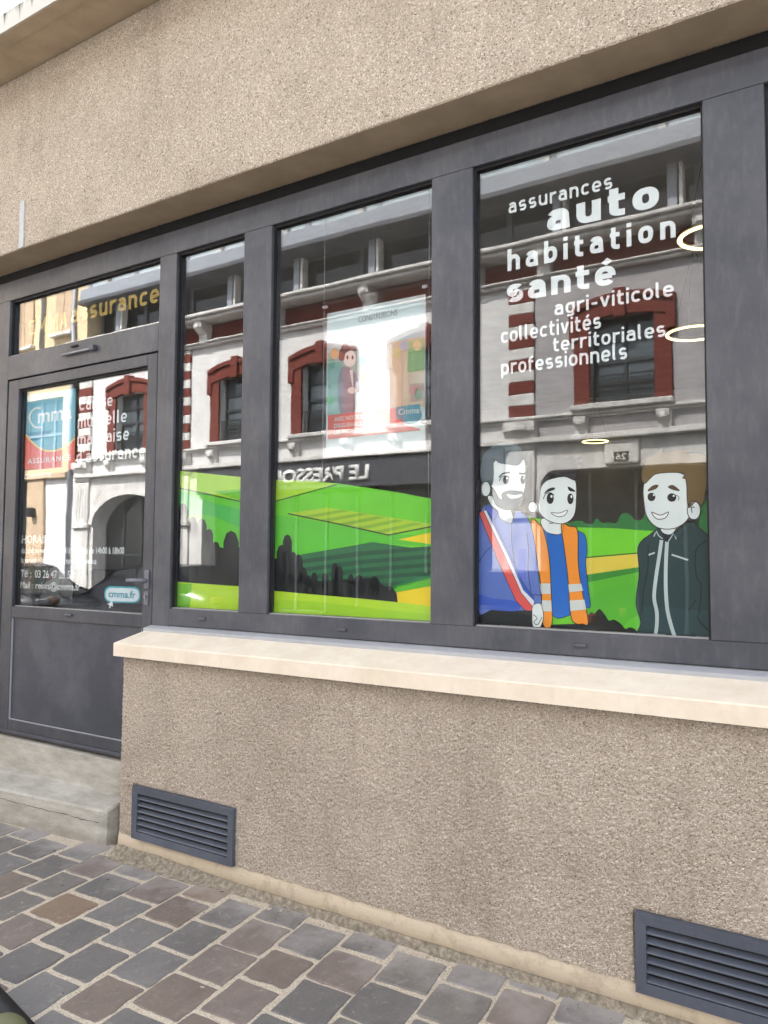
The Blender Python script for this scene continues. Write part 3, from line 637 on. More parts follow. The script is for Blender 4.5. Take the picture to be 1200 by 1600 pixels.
# brick quoin strips
qb = None
for xq, wq in ((-17.46, .5), (-13.79, .34), (-5.37, .48), (-1.5 - .75, .0), (3.4, .46)):
    if not wq: continue
    z = 3.96; k = 0
    while z < 6.28:
        h = .2; box('quoin_block', xq - wq / 2, xq + wq / 2, OY + .001, OY + .06, z, min(z + h, 6.295), m_red if k % 2 == 0 else m_trim, ob, .012); z += h + .004; k += 1
    console(xq, 3.86, 3.36, wq + .1, .2)
    box('pilaster', xq - wq / 2, xq + wq / 2, OY + .001, OY + .07, 2.3, 3.34, m_trim, ob, .012)
    for k in range(4): box('flute', xq - wq * .36 + k * wq * .22, xq - wq * .30 + k * wq * .22, OY + .069, OY + .085, 2.45, 3.22, m_white, ob, .006)
    box('capital', xq - wq / 2 - .06, xq + wq / 2 + .06, OY + .001, OY + .12, 2.16, 2.3, m_trim, ob, .02); box('pier', xq - wq / 2 - .02, xq + wq / 2 + .02, OY + .001, OY + .055, .0, 2.155, m_trim, ob, .01)
# windows with brick surrounds and segmental heads
for c in WINC:
    wd_ = glazed('sash_window', c - HW, c + HW, WZ0, WZ1, 2, 4, m_og, m_wdark, OY - .2, ob, .06)
    bm = bmesh.new()
    for s in (-1, 1):
        xa = c + s * (HW - .0); xb = c + s * (HW + .27); bm_box(bm, min(xa, xb), max(xa, xb), OY + .001, OY + .07, WZ0, 5.46, .008)
        bm_box(bm, min(c + s * (HW + .2), c + s * (HW + .34)), max(c + s * (HW + .2), c + s * (HW + .34)), OY + .001, OY + .11, 5.15, 5.72, .008)
    prev = None
    for k in range(13):
        t = -1 + 2 * k / 12; x = c + t * (HW + .30); zi = 5.38 + .14 * (1 - t * t); zo = 5.70 + .17 * (1 - t * t)
        q = [bm.verts.new(v) for v in ((x, OY + .001, zi), (x, OY + .095, zi), (x, OY + .095, zo - .1), (x, OY + .14, zo - .09), (x, OY + .14, zo), (x, OY + .001, zo))]
        if prev:
            for j in range(5): bm.faces.new((prev[j], q[j], q[j + 1], prev[j + 1]))
        prev = q
    bm_box(bm, c - .1, c + .1, OY + .001, OY + .17, 5.45, 5.93, .015)
    so_ = bm_done(bm, 'brick_surround', m_red, wd_)
    box('sill', c - HW - .3, c + HW + .3, OY - .1, OY + .2, 3.956, 4.045, m_trim, wd_, .015)
    bm = bmesh.new()
    for zz in (4.12, 4.30, 4.52): bm_box(bm, c - HW, c + HW, OY - .04, OY - .02, zz, zz + .02)
    for k in range(15): x = c - HW + .03 + (2 * HW - .06) * k / 14; bm_box(bm, x - .007, x + .007, OY - .037, OY - .023, 4.06, 4.52)
    for k in range(7):
        x = c - HW + .08 + (2 * HW - .16) * k / 6; tube_bm(bm, [(x + .06 * math.cos(a), OY - .03, 4.41 + .06 * math.sin(a)) for a in [2 * math.pi * j / 9 for j in range(10)]], .006, 4)
    bm_done(bm, 'iron_guard', m_iron, wd_)
    for s in (-1, 1): console(c + s * (HW + .14), 3.86, 3.50, .2, .2)
# cartouche and street number over the wide window
cx_ = -3.62; box('cartouche', cx_ - .28, cx_ + .28, OY + .001, OY + .08, 3.04, 3.44, m_trim, ob, .03, 2); box('number_plate', cx_ - .12, cx_ + .12, OY + .08, OY + .092, 3.08, 3.24, m_iron, ob, .004)
# set-back attic, zinc beam and pale glazed storey
box('attic_back', X0, X1, OY - 1.2, OY - .9, 6.9, 8.0, m_dark, ob, 0)
glazed('attic_glazing', -17.3, X1 - .2, 6.96, 7.92, 14, 1, m_og2, m_zinc_d, OY - .35, ob, .1)
for k in range(12): x = -16.4 + 1.95 * k; box('attic_post', x - .14, x + .02, OY - .3, OY - .1, 6.955, 7.92, m_zinc, ob, .01); box('attic_post', x + .05, x + .11, OY - .3, OY - .1, 6.955, 7.92, m_trim, ob, .01)
box('zinc_beam', -17.45, X1, OY - .5, OY + .35, 7.92, 8.02, m_zinc_d, ob, .01); box('zinc_beam', -17.45, X1, OY - .5, OY + .30, 8.02, 8.34, m_zinc, ob, .02)
glazed('glass_storey', -17.3, X1, 8.34, 10.2, 13, 1, m_sky_glass, m_zinc, OY + .1, ob, .12)
for k in range(12): x = -16.6 + 1.95 * k; box('white_mullion', x, x + .12, OY + .1, OY + .2, 8.345, 10.2, m_trim, ob, .01)
box('house_roof', -17.45, X1, OY - 9, OY + .5, 10.2, 10.5, m_zinc, ob, .02); box('rear_block', X0, X1, OY - 9, OY - 1.21, 0, 10.19, m_white, ob, 0)
# cream neighbour
cb = empty('cream_house', (-22, OY, 0), 'cream house next to the white one, reflected in the door glass', 'building')
hol = [(-22.6 - 2.6 * k, -21.5 - 2.6 * k, z, z + 1.9) for k in range(3) for z in (4.2, 7.0, 10.2)]
bay = (-20.1, -18.35, 3.8, 5.7)
wall_with_holes('upper_wall', -31, X0 - .31, 3.55, 13, hol + [bay], OY + .05, m_cream, cb)
for a, b, c, d in hol:
    gw = glazed('window', a, b, c, d, 2, 3, m_og, m_trim, OY - .15, cb, .07)
    bm = bmesh.new()
    for zz in (c + .1, c + .85): bm_box(bm, a - .15, b + .15, OY + .34, OY + .37, zz, zz + .03)
    for k in range(13): x = a - .14 + (b - a + .28) * k / 12; bm_box(bm, x - .008, x + .008, OY + .345, OY + .365, c, c + .86)
    bm_done(bm, 'iron_railing', m_iron, gw); box('balcony', a - .2, b + .2, OY + .051, OY + .4, c - .12, c - .003, m_beige, gw, .02)
    for s, xs_ in ((-1, a), (1, b)): box('shutter', min(xs_, xs_ + s * .5), max(xs_, xs_ + s * .5), OY + .051, OY + .09, c, d, m_beige, gw, .01)
glazed('bay_window', *bay, 3, 2, m_og, m_zinc, OY - .15, cb, .07)
box('ground_wall', -19.0, X0 - .02, OY - .5, OY + .05, 0, 3.55, m_white, cb, .01); box('pilaster', -19.75, -19.01, OY - .5, OY + .12, 0, 3.5, m_beige, cb, .02); box('lamp_bracket', -19.5, -19.3, OY + .121, OY + .3, 2.5, 2.75, m_iron, cb, .03)
box('gate', -21.5, -19.76, OY - .4, OY - .3, 0, 3.5, m_iron, cb, 0); box('ground_wall', -31, -21.51, OY - .5, OY + .05, 0, 3.5, m_beige, cb, .01); box('band', -31, X0 - .31, OY + .051, OY + .18, 3.5, 3.66, m_beige, cb, .02)
box('party_wall', X0 - .308, -17.46, OY - 8, OY + .052, 6.97, 13, m_cream, cb, 0)
box('rear_block', -31, X0 - .32, OY - 9, OY - .51, 0, 13, m_cream, cb, 0); box('house_roof', -31.2, X0 - .32, OY - 9, OY + .4, 13.0, 13.3, m_zinc, cb, .02)
for xa, xb, za, zb in ((-20.55, -19.75, 7.25, 8.75), (-18.75, -18.05, 7.4, 8.6)):
    box('closed_shutter', xa, (xa + xb) / 2 - .01, OY + .051, OY + .10, za, zb, m_beige, cb, .01); box('closed_shutter', (xa + xb) / 2 + .01, xb, OY + .051, OY + .10, za, zb, m_beige, cb, .01); box('shutter_sill', xa - .1, xb + .1, OY + .051, OY + .2, za - .1, za - .005, m_trim, cb, .01)
tube('downpipe', [(-19.3, OY + .12, 6.2), (-19.3, OY + .12, 12.9)], .045, m_zinc, cb)
box('string_course', -31, X0 - .31, OY + .051, OY + .16, 6.72, 6.9, m_beige, cb, .02)
tube('downpipe', [(X0 - .2, OY + .12, 0), (X0 - .2, OY + .12, 10.1)], .05, m_zinc, cb)

# dark car parked on the far side
m_carp = painted('black_car_paint', (18, 19, 22), .18, .03, (60, 60, 60)); m_cwin = glossy_dark('car_glass', (20, 24, 26), .04); m_tyre = painted('tyre', (22, 22, 22), .8, .1)
def car(x, y, label, flip=1):
    c = empty('parked_car', (x, y, -.13), label, 'car')
    side = [(-2.05, .30), (-2.1, .55), (-2.0, .78), (-1.15, .92), (-.55, 1.36), (.1, 1.46), (1.0, 1.42), (1.65, 1.02), (2.05, .95), (2.12, .6), (2.05, .3)]
    side = [(a * flip, b) for a, b in side]
    W = .86; bm = bmesh.new(); rows = []
    for yy_, f_ in ((-W, .0), (-W * .97, 1), (W * .97, 1), (W, 0)):
        rows.append([bm.verts.new((x + px_, y + yy_ * (1 if pz < .95 else .78), -.13 + pz)) for px_, pz in side])
    for i in (1,):
        pass
    for r in range(3):
        for k in range(len(side)): bm.faces.new((rows[r][k], rows[r][(k + 1) % len(side)], rows[r + 1][(k + 1) % len(side)], rows[r + 1][k]))
    bm.faces.new(rows[0][::-1]); bm.faces.new(rows[3]); bmesh.ops.bevel(bm, geom=list(bm.edges), offset=.03, segments=2, affect='EDGES')
    bm_done(bm, 'body', m_carp, c, True)
    for s in (-1, 1):
        yw = y + s * W * .80
        for pts in ([(-.98, .98), (-.5, 1.32), (.05, 1.38), (.05, .98)], [(.12, .98), (.12, 1.38), (.9, 1.35), (1.4, 1.02)]):
            V = [(x + a, yw + s * (.055 if b < 1.1 else .012) * 1.6, -.13 + b) for a, b in [(p[0] * flip, p[1]) for p in pts]] + [(x + a * flip, yw - s * .1, -.13 + b) for a, b in pts]
            mesh('side_window', V, [(0, 1, 2, 3), (4, 7, 6, 5), (0, 4, 5, 1), (1, 5, 6, 2), (2, 6, 7, 3), (3, 7, 4, 0)], m_cwin, c)
        for wx in (-1.3 * flip, 1.32 * flip):
            wh = empty('wheel', (0, 0, 0), parent=c); wh.location = (wx, s * W * .9, .31)
            for nm, rd, th, mt in (('tyre', .315, .2, m_tyre), ('rim', .2, .215, m_chrome)):
                bm = bmesh.new(); bmesh.ops.create_cone(bm, cap_ends=True, segments=24, radius1=rd, radius2=rd, depth=th, matrix=Matrix.Translation((x + wx, y + s * W * .9, .18)) @ Matrix.Rotation(R_(90), 4, 'X')); bm_done(bm, nm, mt, wh)
        box('headlight', x - 2.07 * flip, x - 1.98 * flip, y + s * .5, y + s * .78, .5, .6, m_chrome, c, .02); box('tail_light', x + 2.0 * flip, x + 2.1 * flip, y + s * .55, y + s * .8, .68, .8, m_red, c, .02)
car(-11.6, OY + 2.5, 'black parked car across the street, reflected low in the door glass')
car(-5.2, OY + 2.5, 'black parked car across the street, reflected low behind the cartoon men')
car(-16.5, OY + 2.5, 'black car added across the street to darken the reflection at the left edge of the door glass', -1)  # added car: its dark reflection lets the seated person show
# ================================================================== PRINTS AND LETTERING STUCK INSIDE THE GLASS
YS0 = YG + .0095
def ly(layer): return YS0 + (40 - layer) * .00022    # higher layer = nearer to the glass
def sp(pts, n=5, closed=True):                        # Catmull-Rom through traced points
    out = []; L = len(pts)
    rng_ = range(L) if closed else range(L - 1)
    for i in rng_:
        if closed: p0, p1, p2, p3 = (Vector(pts[(i + k) % L]) for k in (-1, 0, 1, 2))
        else: p0, p1, p2, p3 = Vector(pts[max(i - 1, 0)]), Vector(pts[i]), Vector(pts[i + 1]), Vector(pts[min(i + 2, L - 1)])
        for k in range(n):
            t = k / n; out.append(.5 * ((2 * p1) + (p2 - p0) * t + (2 * p0 - 5 * p1 + 4 * p2 - p3) * t * t + (3 * p1 - p0 - 3 * p2 + p3) * t ** 3))
    if not closed: out.append(Vector(pts[-1]))
    return out
def poly(name, pts, rgb, layer, parent, smooth=True, Y=None, rough=.45, clip=None):
    y = ly(layer) if Y is None else Y - layer * .0002
    q = sp(pts) if smooth else [Vector(p) for p in pts]
    V = [P(p[0], p[1], y) for p in q]
    if clip: V = [Vector((min(max(v.x, clip[0]), clip[1]), v.y, min(max(v.z, clip[2]), clip[3]))) for v in V]
    tris = tessellate_polygon([[Vector((v.x, v.z, 0)) for v in V]])
    return mesh(name, V, [tuple(t) for t in tris], flat(rgb, rough), parent)
def stroke(name, pts, wpx, rgb, layer, parent, smooth=True, Y=None, closed=False):
    y = ly(layer) if Y is None else Y - layer * .0002
    q = sp(pts, 5, closed) if smooth else [Vector(p) for p in pts]
    if closed: q = q + [q[0]]
    V = []; F = []
    for i, p in enumerate(q):
        t = (q[min(i + 1, len(q) - 1)] - q[max(i - 1, 0)]); t = t.normalized() if t.length else Vector((1, 0)); nn = Vector((-t.y, t.x)) * wpx / 2
        V += [P(*(p + nn), y), P(*(p - nn), y)]
        if i: F.append((2 * i - 2, 2 * i - 1, 2 * i + 1, 2 * i))
    return mesh(name, V, F, flat(rgb), parent)
def ell(cx, cy, rx, ry, n=18, rot=0):
    c, s = math.cos(R_(rot)), math.sin(R_(rot)); return [(cx + rx * math.cos(a) * c - ry * math.sin(a) * s, cy + rx * math.cos(a) * s + ry * math.sin(a) * c) for a in [2 * math.pi * k / n for k in range(n)]]
def text_mesh(txt, bold=0.0, spacing=1.0):
    cu = bpy.data.curves.new('t', 'FONT'); cu.body = txt; cu.resolution_u = 4; cu.offset = bold; cu.space_character = spacing
    o = bpy.data.objects.new('t', cu); COL.objects.link(o); bpy.context.view_layer.update()
    dg = bpy.context.evaluated_depsgraph_get(); me = bpy.data.meshes.new_from_object(o.evaluated_get(dg))
    bpy.data.objects.remove(o); bpy.data.curves.remove(cu); return me
def text(name, txt, xl, yb, xr, hpx, rgb, layer, parent, bold=.02, Y=None, spacing=1.0):
    """xl, yb: left end of the baseline; xr: right end; hpx: height of the tallest letter, at the left end"""
    y = ly(layer) if Y is None else Y - layer * .0002
    me = text_mesh(txt, bold, spacing); a = P(xl, yb, y); x1 = P(xr, yb - (xr - xl) * .15, y).x; h = P(xl, yb - hpx, y).z - a.z
    xs = [v.co.x for v in me.vertices]; mx, mn, my = max(xs), min(xs), max(v.co.y for v in me.vertices)
    for v in me.vertices: v.co = Vector((a.x + (v.co.x - mn) / (mx - mn) * (x1 - a.x), y, a.z + v.co.y / my * h))
    me.materials.clear(); me.materials.append(flat(rgb)); return link(name, me, None, parent)
WH = (226, 234, 234)
# ---- a plain DIN-like stroke alphabet for the large lettering
def arc_(cx, cy, rx, ry, a0, a1, n=10, e=.82):
    out = []
    for k in range(n + 1):
        a = R_(a0 + (a1 - a0) * k / n); c, s = math.cos(a), math.sin(a)
        out.append((cx + rx * math.copysign(abs(c) ** e, c), cy + ry * math.copysign(abs(s) ** e, s)))
    return out
def glyph(ch, h):
    X, A, D_, B = .72, 1.0, -.22, .58; r = B - h; bx, by, rx, ry = B / 2, X / 2, B / 2 - h, X / 2 - h; q = .25
    bowl = arc_(bx, by, rx, ry, 0, 360, 28); stem = lambda x, a, b: [(x, a), (x, b)]
    arch = lambda x0, x1: [(x0, X - h - q - .06)] + arc_((x0 + x1) / 2, X - h - q, (x1 - x0) / 2, q, 180, 0, 12) + [(x1, 0)]
    if ch == 'a': return B - .02, [arc_(bx - .02, X - h - .2, rx - .02, .2, 155, 0, 10) + [(r - .02, 0)], [(r - .02, .43), (.27, .43)] + arc_(.27, .245, .27 - h, .245 - h + (.43 - .245 - .245 + h), 90, 180, 6) + arc_(.27, .215, .27 - h, .215 - h, 180, 300, 7) + [(r - .02, .17)]]
    if ch == 'b': return B, [stem(h, 0, A), bowl]
    if ch == 'c': return B - .05, [arc_(bx, by, rx, ry, 42, 318, 22)]
    if ch == 'd': return B, [stem(r, 0, A), bowl]
    if ch in 'eé': return B, [[(h, by - .01), (r, by - .01)], arc_(bx, by, rx, ry, -4, 318, 24)] + ([[(.26, X + .08), (.42, X + .24)]] if ch == 'é' else [])
    if ch == 'f': return .38, [[(.36, A - h)] + arc_(.36, A - h - .18, .36 - .12 - 0, .18, 90, 180, 7) + [(.12, 0)], [(0, X - h), (.36, X - h)]]
    if ch == 'g': return B, [bowl, [(r, X)] + [(r, 0)] + arc_(bx, D_ + h + .2, rx, .2, 0, -140, 9)]
    if ch == 'h': return B, [stem(h, 0, A), arch(h, r)]
    if ch == 'i': return 2 * h, [stem(h, 0, X), stem(h, A - 2 * h * .95, A)]
    if ch == 'l': return .27, [[(h, A), (h, .2)] + arc_(h + .16, .2, .16, .2 - h, 180, 255, 5)]
    if ch == 'm': return .9, [stem(h, 0, X), arch(h, .45), arch(.45, .9 - h)]
    if ch == 'n': return B, [stem(h, 0, X), arch(h, r)]
    if ch == 'o': return B, [bowl]
    if ch == 'p': return B, [stem(h, D_, X), bowl]
    if ch == 'r': return .42, [stem(h, 0, X), [(h, X - h - q - .06)] + arc_(h + .26, X - h - q, .26, q, 180, 72, 8)]
    if ch == 's': return .52, [arc_(.26, X - h - .155, .26 - h, .155, 35, 250, 12) + [(.30, by - .005)] + arc_(.26, h + .15, .26 - h, .15, 75, -145, 12)]
    if ch == 't': return .40, [[(.14, .93), (.14, .22)] + arc_(.14 + .22, .22, .22, .22 - h, 180, 275, 7), [(0, X - h), (.39, X - h)]]
    if ch == 'u': return B, [[(h, X)] + arc_(bx, h + q, rx, q, 180, 360, 12) + [(r, h + q + .05)], stem(r, 0, X)]
    if ch == 'v': return .56, [[(h * .8, X), (.28, .0 + h * .6)], [(.56 - h * .8, X), (.28, h * .6)]]
    if ch == 'C': return .64, [arc_(.34, .5, .34 - h, .5 - h, 42, 318, 24)]
    if ch == 'M': return .84, [stem(h, 0, A), [(h, A - h * .5), (.42, .3)], [(.84 - h, A - h * .5), (.42, .3)], stem(.84 - h, 0, A)]
    if ch == 'A': return .66, [[(h, 0), (.33, A - h * .6)], [(.66 - h, 0), (.33, A - h * .6)], [(.14, .3), (.52, .3)]]
    if ch == '-': return .42, [[(.04, .36), (.38, .36)]]
    if ch == "'": return 2 * h, [stem(h, A - .24, A)]
    return .3, []
def din(name, txt, xl, yb, xr, xh, rgb, layer, parent, h=.075, gap=.16):
    y = ly(layer); a = P(xl, yb, y); x1 = P(xr, yb - (xr - xl) * .15, y).x; sc = (P(xl, yb - xh, y).z - a.z) / .72
    V, F, cx, paths = [], [], 0, []
    for ch in txt:
        wd, ps = glyph(ch, h); paths += [[(cx + p[0], p[1]) for p in q] for q in ps]; cx += wd + gap
    fx = (x1 - a.x) / (cx - gap)
    for k, q in enumerate(paths):
        q = [Vector(p) for i, p in enumerate(q) if i == 0 or (Vector(p) - Vector(q[i - 1])).length > 1e-4]; b0 = len(V); closed = (q[0] - q[-1]).length < .01
        for i, p in enumerate(q):
            if closed and i in (0, len(q) - 1): t = q[1] - q[-2]; m_ = 1
            else:
                d0 = (q[i] - q[i - 1]).normalized() if i else (q[1] - q[0]).normalized(); d1 = (q[i + 1] - q[i]).normalized() if i < len(q) - 1 else d0
                t = d0 + d1; m_ = min(1.6, 1 / max(.3, math.sqrt(max(0, (1 + d0.dot(d1)) / 2))))
            t = t.normalized(); nn = Vector((-t.y, t.x)) * h * m_
            for s_ in (1, -1): V.append((a.x + (p.x + nn.x * s_) * fx, y - (k % 7) * 2.5e-5, a.z + (p.y + nn.y * s_) * sc))
            if i: j = b0 + 2 * i; F.append((j - 2, j - 1, j + 1, j))
    return mesh(name, V, F, flat(rgb), parent)

def thing_at(name, px, py, label, cat, group=None): return empty(name, P(px, py, YS0), label, cat, group)
# ---- big white lettering of the right-hand window
tx = thing_at('window_lettering', 782, 590, 'white lettering listing insurance types, on the right-hand shop window', 'lettering')
for t, xl, yb, xr, h, b, g in (('assurances', 794.8, 334, 957, 16.5, .078, .17), ('auto', 855, 362.5, 1030, 32.5, .106, .16), ('habitation', 793, 424, 1056, 24.5, .095, .27), ('santé', 792, 474, 962, 28, .098, .15),
                            ('agri-viticole', 866.4, 493, 1053, 16.8, .078, .13), ('collectivités', 783, 536.5, 939, 17, .078, .13), ('territoriales', 864, 550, 1040, 16.5, .078, .13), ('professionnels', 783, 586, 980, 17, .078, .13)):
    din('word', t, xl, yb, xr, h, WH, 30, tx, b, g)
# ---- vineyard landscape
def land(px, py, label): return thing_at('landscape_print', px, py, label, 'window print', 'landscape prints on the shop windows')
BG, LG, YG_, DG, VD, YE, BK = (92, 190, 38), (172, 220, 54), (186, 222, 44), (36, 110, 66), (26, 84, 56), (240, 214, 20), (20, 28, 28)
l2 = land(275, 950, 'green vineyard hill print low on the narrow window beside the door')
C2 = (-3.147, -2.670, 1.2185, 3.06)
poly('meadow', [(278, 736), (383, 746), (383, 962), (268, 956)], (94, 200, 48), 2, l2, False, clip=C2)
poly('light_field', [(278, 736), (383, 746), (383, 785), (278, 762)], LG, 3, l2, False, clip=C2)
poly('field_patch', [(334, 768), (383, 764), (383, 785)], (108, 196, 36), 4, l2, False, clip=C2)
stroke('field_edge', [(278, 762), (383, 785)], 2.2, (40, 84, 30), 5, l2, False)
poly('hill_shade', [(276, 800), (330, 806), (383, 826), (383, 800), (330, 785), (276, 768)], (70, 186, 82), 4, l2, clip=C2)
def cyps(parent, items, base, rgb, layer, clip=None):
    for cx, top, hw in items:
        poly('tree_shape', [(cx - hw, base), (cx - hw, top + hw * 1.5), (cx - hw * .6, top + hw * .35), (cx, top), (cx + hw * .6, top + hw * .35), (cx + hw, top + hw * 1.5), (cx + hw, base)], rgb, layer, parent, False, clip=clip)
cyps(l2, [(286, 786, 8), (301, 807, 8.5), (315, 810, 8), (327, 826, 6), (337, 846, 7), (361, 829, 12), (378, 852, 8)], 912, BK, 7, C2)
poly('hedge', [(270, 880), (300, 870), (345, 855), (383, 870), (383, 916), (270, 912)], BK, 6, l2, False, clip=C2)
poly('foreground_field', [(270, 909), (383, 917), (383, 965), (266, 957)], (182, 224, 50), 8, l2, False, clip=C2)
poly('foreground_patch', [(270, 911), (300, 912), (296, 957), (268, 956)], (120, 196, 40), 9, l2, False, clip=C2)
em_ = thing_at('round_emblem', 295, 762, 'small pale round crest sticker at the top of the green print beside the door', 'sticker')
stroke('ring', ell(295, 750, 12.5, 12), 1.4, (196, 226, 120), 14, em_, True, closed=True); stroke('ring', ell(295, 750, 9.5, 9), .8, (196, 226, 120), 14, em_, True, closed=True)
poly('crest', [(290, 744), (300, 744), (300, 751), (295, 757), (290, 751)], (190, 222, 116), 14, em_, False); stroke('crest_crown', [(290, 742), (292, 739), (295, 742), (298, 739), (300, 742)], 1, (190, 222, 116), 14, em_, False)
C3 = (-2.485, -1.601, 1.2185, 3.06)
l3 = land(427, 957, 'striped green and yellow vineyard fields print low on the middle window')
poly('meadow', [(424, 750), (455, 750.5), (490, 752), (525, 755), (560, 760), (620, 769), (678, 780), (678, 980), (424, 965)], (106, 206, 34), 2, l3, False, clip=C3)
poly('light_field', [(424, 750), (490, 752), (526, 756), (424, 785)], LG, 3, l3, False, clip=C3); stroke('field_edge', [(424, 785), (526, 757)], 2, (52, 104, 30), 4, l3, False)
poly('field_band', [(424, 850), (470, 866), (560, 850), (678, 852), (678, 838), (600, 832), (440, 806), (424, 806)], (88, 196, 44), 3, l3, clip=C3)
poly('striped_field', [(450, 802), (512, 793), (678, 819), (678, 824), (607, 836)], (168, 206, 40), 4, l3, False, clip=C3)
for k in range(5):
    t = k / 5; a = Vector((468, 806)).lerp(Vector((607, 836)), t + .02); b = Vector((530, 796)).lerp(Vector((672, 821)), t + .02)
    poly('field_stripe', [a, b, b + Vector((13, 2.2)), a + Vector((13, 2.8))], (134, 180, 36), 5, l3, False, clip=C3)
stroke('field_edge', [(450, 802.5), (530, 819), (607, 836), (678, 822)], 2.2, (50, 74, 24), 6, l3, False)
poly('yellow_field', [(622, 843), (678, 831), (678, 851)], YE, 4, l3, False, clip=C3)
poly('vineyard', [(462, 868), (582, 847), (678, 861), (678, 906), (610, 922), (470, 922)], DG, 5, l3, False, clip=C3)
for k in range(6):
    yb_ = 862 + k * 13; poly('vine_row', [(466 + k * 3, yb_ + 13), (560, yb_), (678, yb_ - 9), (678, yb_ - 3), (570, yb_ + 6), (470 + k * 3, yb_ + 19)], VD, 6, l3, False, clip=(C3[0], C3[1], P(600, 922, .04).z - .02, 3))
poly('green_wedge', [(600, 921), (678, 902), (678, 915), (617, 926)], (92, 190, 38), 7, l3, False, clip=C3); poly('dark_wedge', [(596, 920), (678, 896), (678, 903), (612, 922)], (20, 120, 60), 7, l3, False, clip=C3)
poly('yellow_field', [(612, 926), (678, 914), (678, 955), (600, 945)], YE, 7, l3, False, clip=C3)
cyps(l3, [(430, 872, 7), (440, 851, 7.5), (449, 835, 7), (458, 862, 6), (466, 866, 7), (474, 886, 6), (481, 898, 5), (491, 894, 5), (508, 895, 5), (523, 879, 5), (529, 884, 7), (548, 897, 5), (561, 898, 8), (585, 900, 9)], 932, BK, 9, C3)
poly('hedge', [(424, 890), (470, 902), (500, 908), (520, 906), (545, 905), (575, 903), (590, 905), (600, 916), (612, 916), (620, 928), (622, 946), (424, 930)], BK, 9, l3, False, clip=C3)
poly('foreground_field', [(424, 923), (480, 928), (560, 935), (622, 941), (678, 948), (678, 982), (424, 967)], (182, 224, 46), 10, l3, False, clip=C3)
poly('foreground_patch', [(424, 940), (500, 941), (600, 953), (678, 962), (678, 982), (424, 967)], (164, 216, 40), 11, l3, clip=C3)
C4 = (-1.403, -.514, 1.2185, 3.06)
a7 = lambda L: [(730 + x / 5, 680 + y / 5) for x, y in L]
a8 = lambda L: [(900 + x / 4.85, 680 + y / 4.85) for x, y in L]
l4 = land(905, 985, 'green meadow print with bushes behind the three cartoon men')
poly('meadow', [(822, 808), (860, 812), (905, 822), (960, 824), (1030, 828), (1030, 1000), (850, 990)], (112, 206, 32), 2, l4, False, clip=C4)
poly('lower_meadow', a8([(60, 1060), (480, 1000), (500, 1560), (60, 1540)]), (84, 180, 42), 3, l4, False, clip=C4)
stroke('field_edge', a8([(60, 928), (480, 892)]), 1.8, (44, 90, 24), 5, l4, False)
poly('yellow_field', a8([(60, 934), (480, 897), (480, 998), (60, 1060)]), (222, 200, 70), 4, l4, False, clip=C4)
poly('green_band', a8([(60, 1062), (480, 1000), (480, 1035), (60, 1120)]), (48, 138, 40), 4, l4, False, clip=C4)
poly('light_band', a8([(60, 1122), (480, 1037), (480, 1110), (60, 1200)]), (88, 182, 36), 4, l4, False, clip=C4)
poly('light_band', a8([(330, 1480), (400, 1400), (480, 1360), (500, 1560)]), (96, 196, 44), 4, l4, False, clip=C4)
poly('bush', a8([(-80, 690), (0, 650), (45, 648), (80, 672), (125, 668), (155, 628), (205, 665), (250, 655), (300, 668), (335, 610), (375, 588), (420, 612), (445, 640), (500, 640), (520, 605), (560, 620), (620, 720), (300, 706)]), (38, 118, 52), 3, l4, clip=C4)
poly('bush', a8([(925, 760), (935, 640), (955, 540), (985, 490), (1030, 500), (1030, 770)]), (44, 120, 54), 3, l4, clip=C4)
poly('dark_bush', a8([(60, 1420), (110, 1345), (140, 1350), (180, 1318), (225, 1370), (250, 1405), (290, 1398), (340, 1430), (375, 1468), (410, 1455), (455, 1480), (500, 1560), (60, 1560)]), (16, 22, 20), 6, l4, clip=C4)
SK, OUT = (224, 233, 231), (22, 24, 26)
def man(px, py, label): return thing_at('cartoon_figure', px, py, label, 'window print', 'cartoon figures on the shop window')
# man with sash
m1 = man(790, 978, 'cartoon man print with grey beard, blue shirt and tricolour sash')
def fig(parent, name, pts, rgb, layer, conv=a7, line=1.0, smooth=True):
    q = conv(pts); o = poly(name, q, rgb, layer, parent, smooth, clip=C4)
    if line: stroke(name + '_outline', [(min(max(x, 746.5), 1107), y) for x, y in q], line, OUT, layer + 1, parent, smooth, closed=True)
    return o
fig(m1, 'trousers', [(60, 1335), (400, 1370), (520, 1360), (640, 1480), (980, 1470), (980, 1600), (60, 1560)], (24, 32, 34), 8, line=0, smooth=False)
fig(m1, 'shirt', [(60, 650), (100, 600), (150, 540), (200, 560), (245, 610), (330, 690), (362, 640), (380, 588), (440, 612), (482, 665), (520, 800), (548, 1000), (565, 1180), (580, 1310), (520, 1322), (512, 1362), (390, 1372), (200, 1365), (60, 1350)], (92, 120, 196), 14)
fig(m1, 'hem', [(60, 1240), (200, 1275), (395, 1300), (390, 1372), (200, 1365), (60, 1350)], (58, 96, 196), 16, line=0)
fig(m1, 'neck', [(170, 470), (180, 540), (235, 590), (255, 645), (335, 690), (362, 650), (345, 590), (330, 540)], SK, 15)
fig(m1, 'collar', [(150, 543), (242, 592), (218, 665), (140, 592)], (74, 98, 190), 17, smooth=False)
fig(m1, 'ear', ell(146, 420, 36, 58, 14), SK, 16)
fig(m1, 'face', [(212, 205), (300, 190), (440, 185), (456, 330), (446, 440), (410, 550), (310, 578), (230, 530), (188, 420), (195, 300)], SK, 18)
fig(m1, 'beard', [(188, 408), (215, 432), (245, 488), (272, 500), (272, 458), (320, 434), (400, 438), (438, 448), (428, 510), (385, 562), (310, 584), (240, 555), (205, 500)], (84, 100, 104), 20, line=.8)
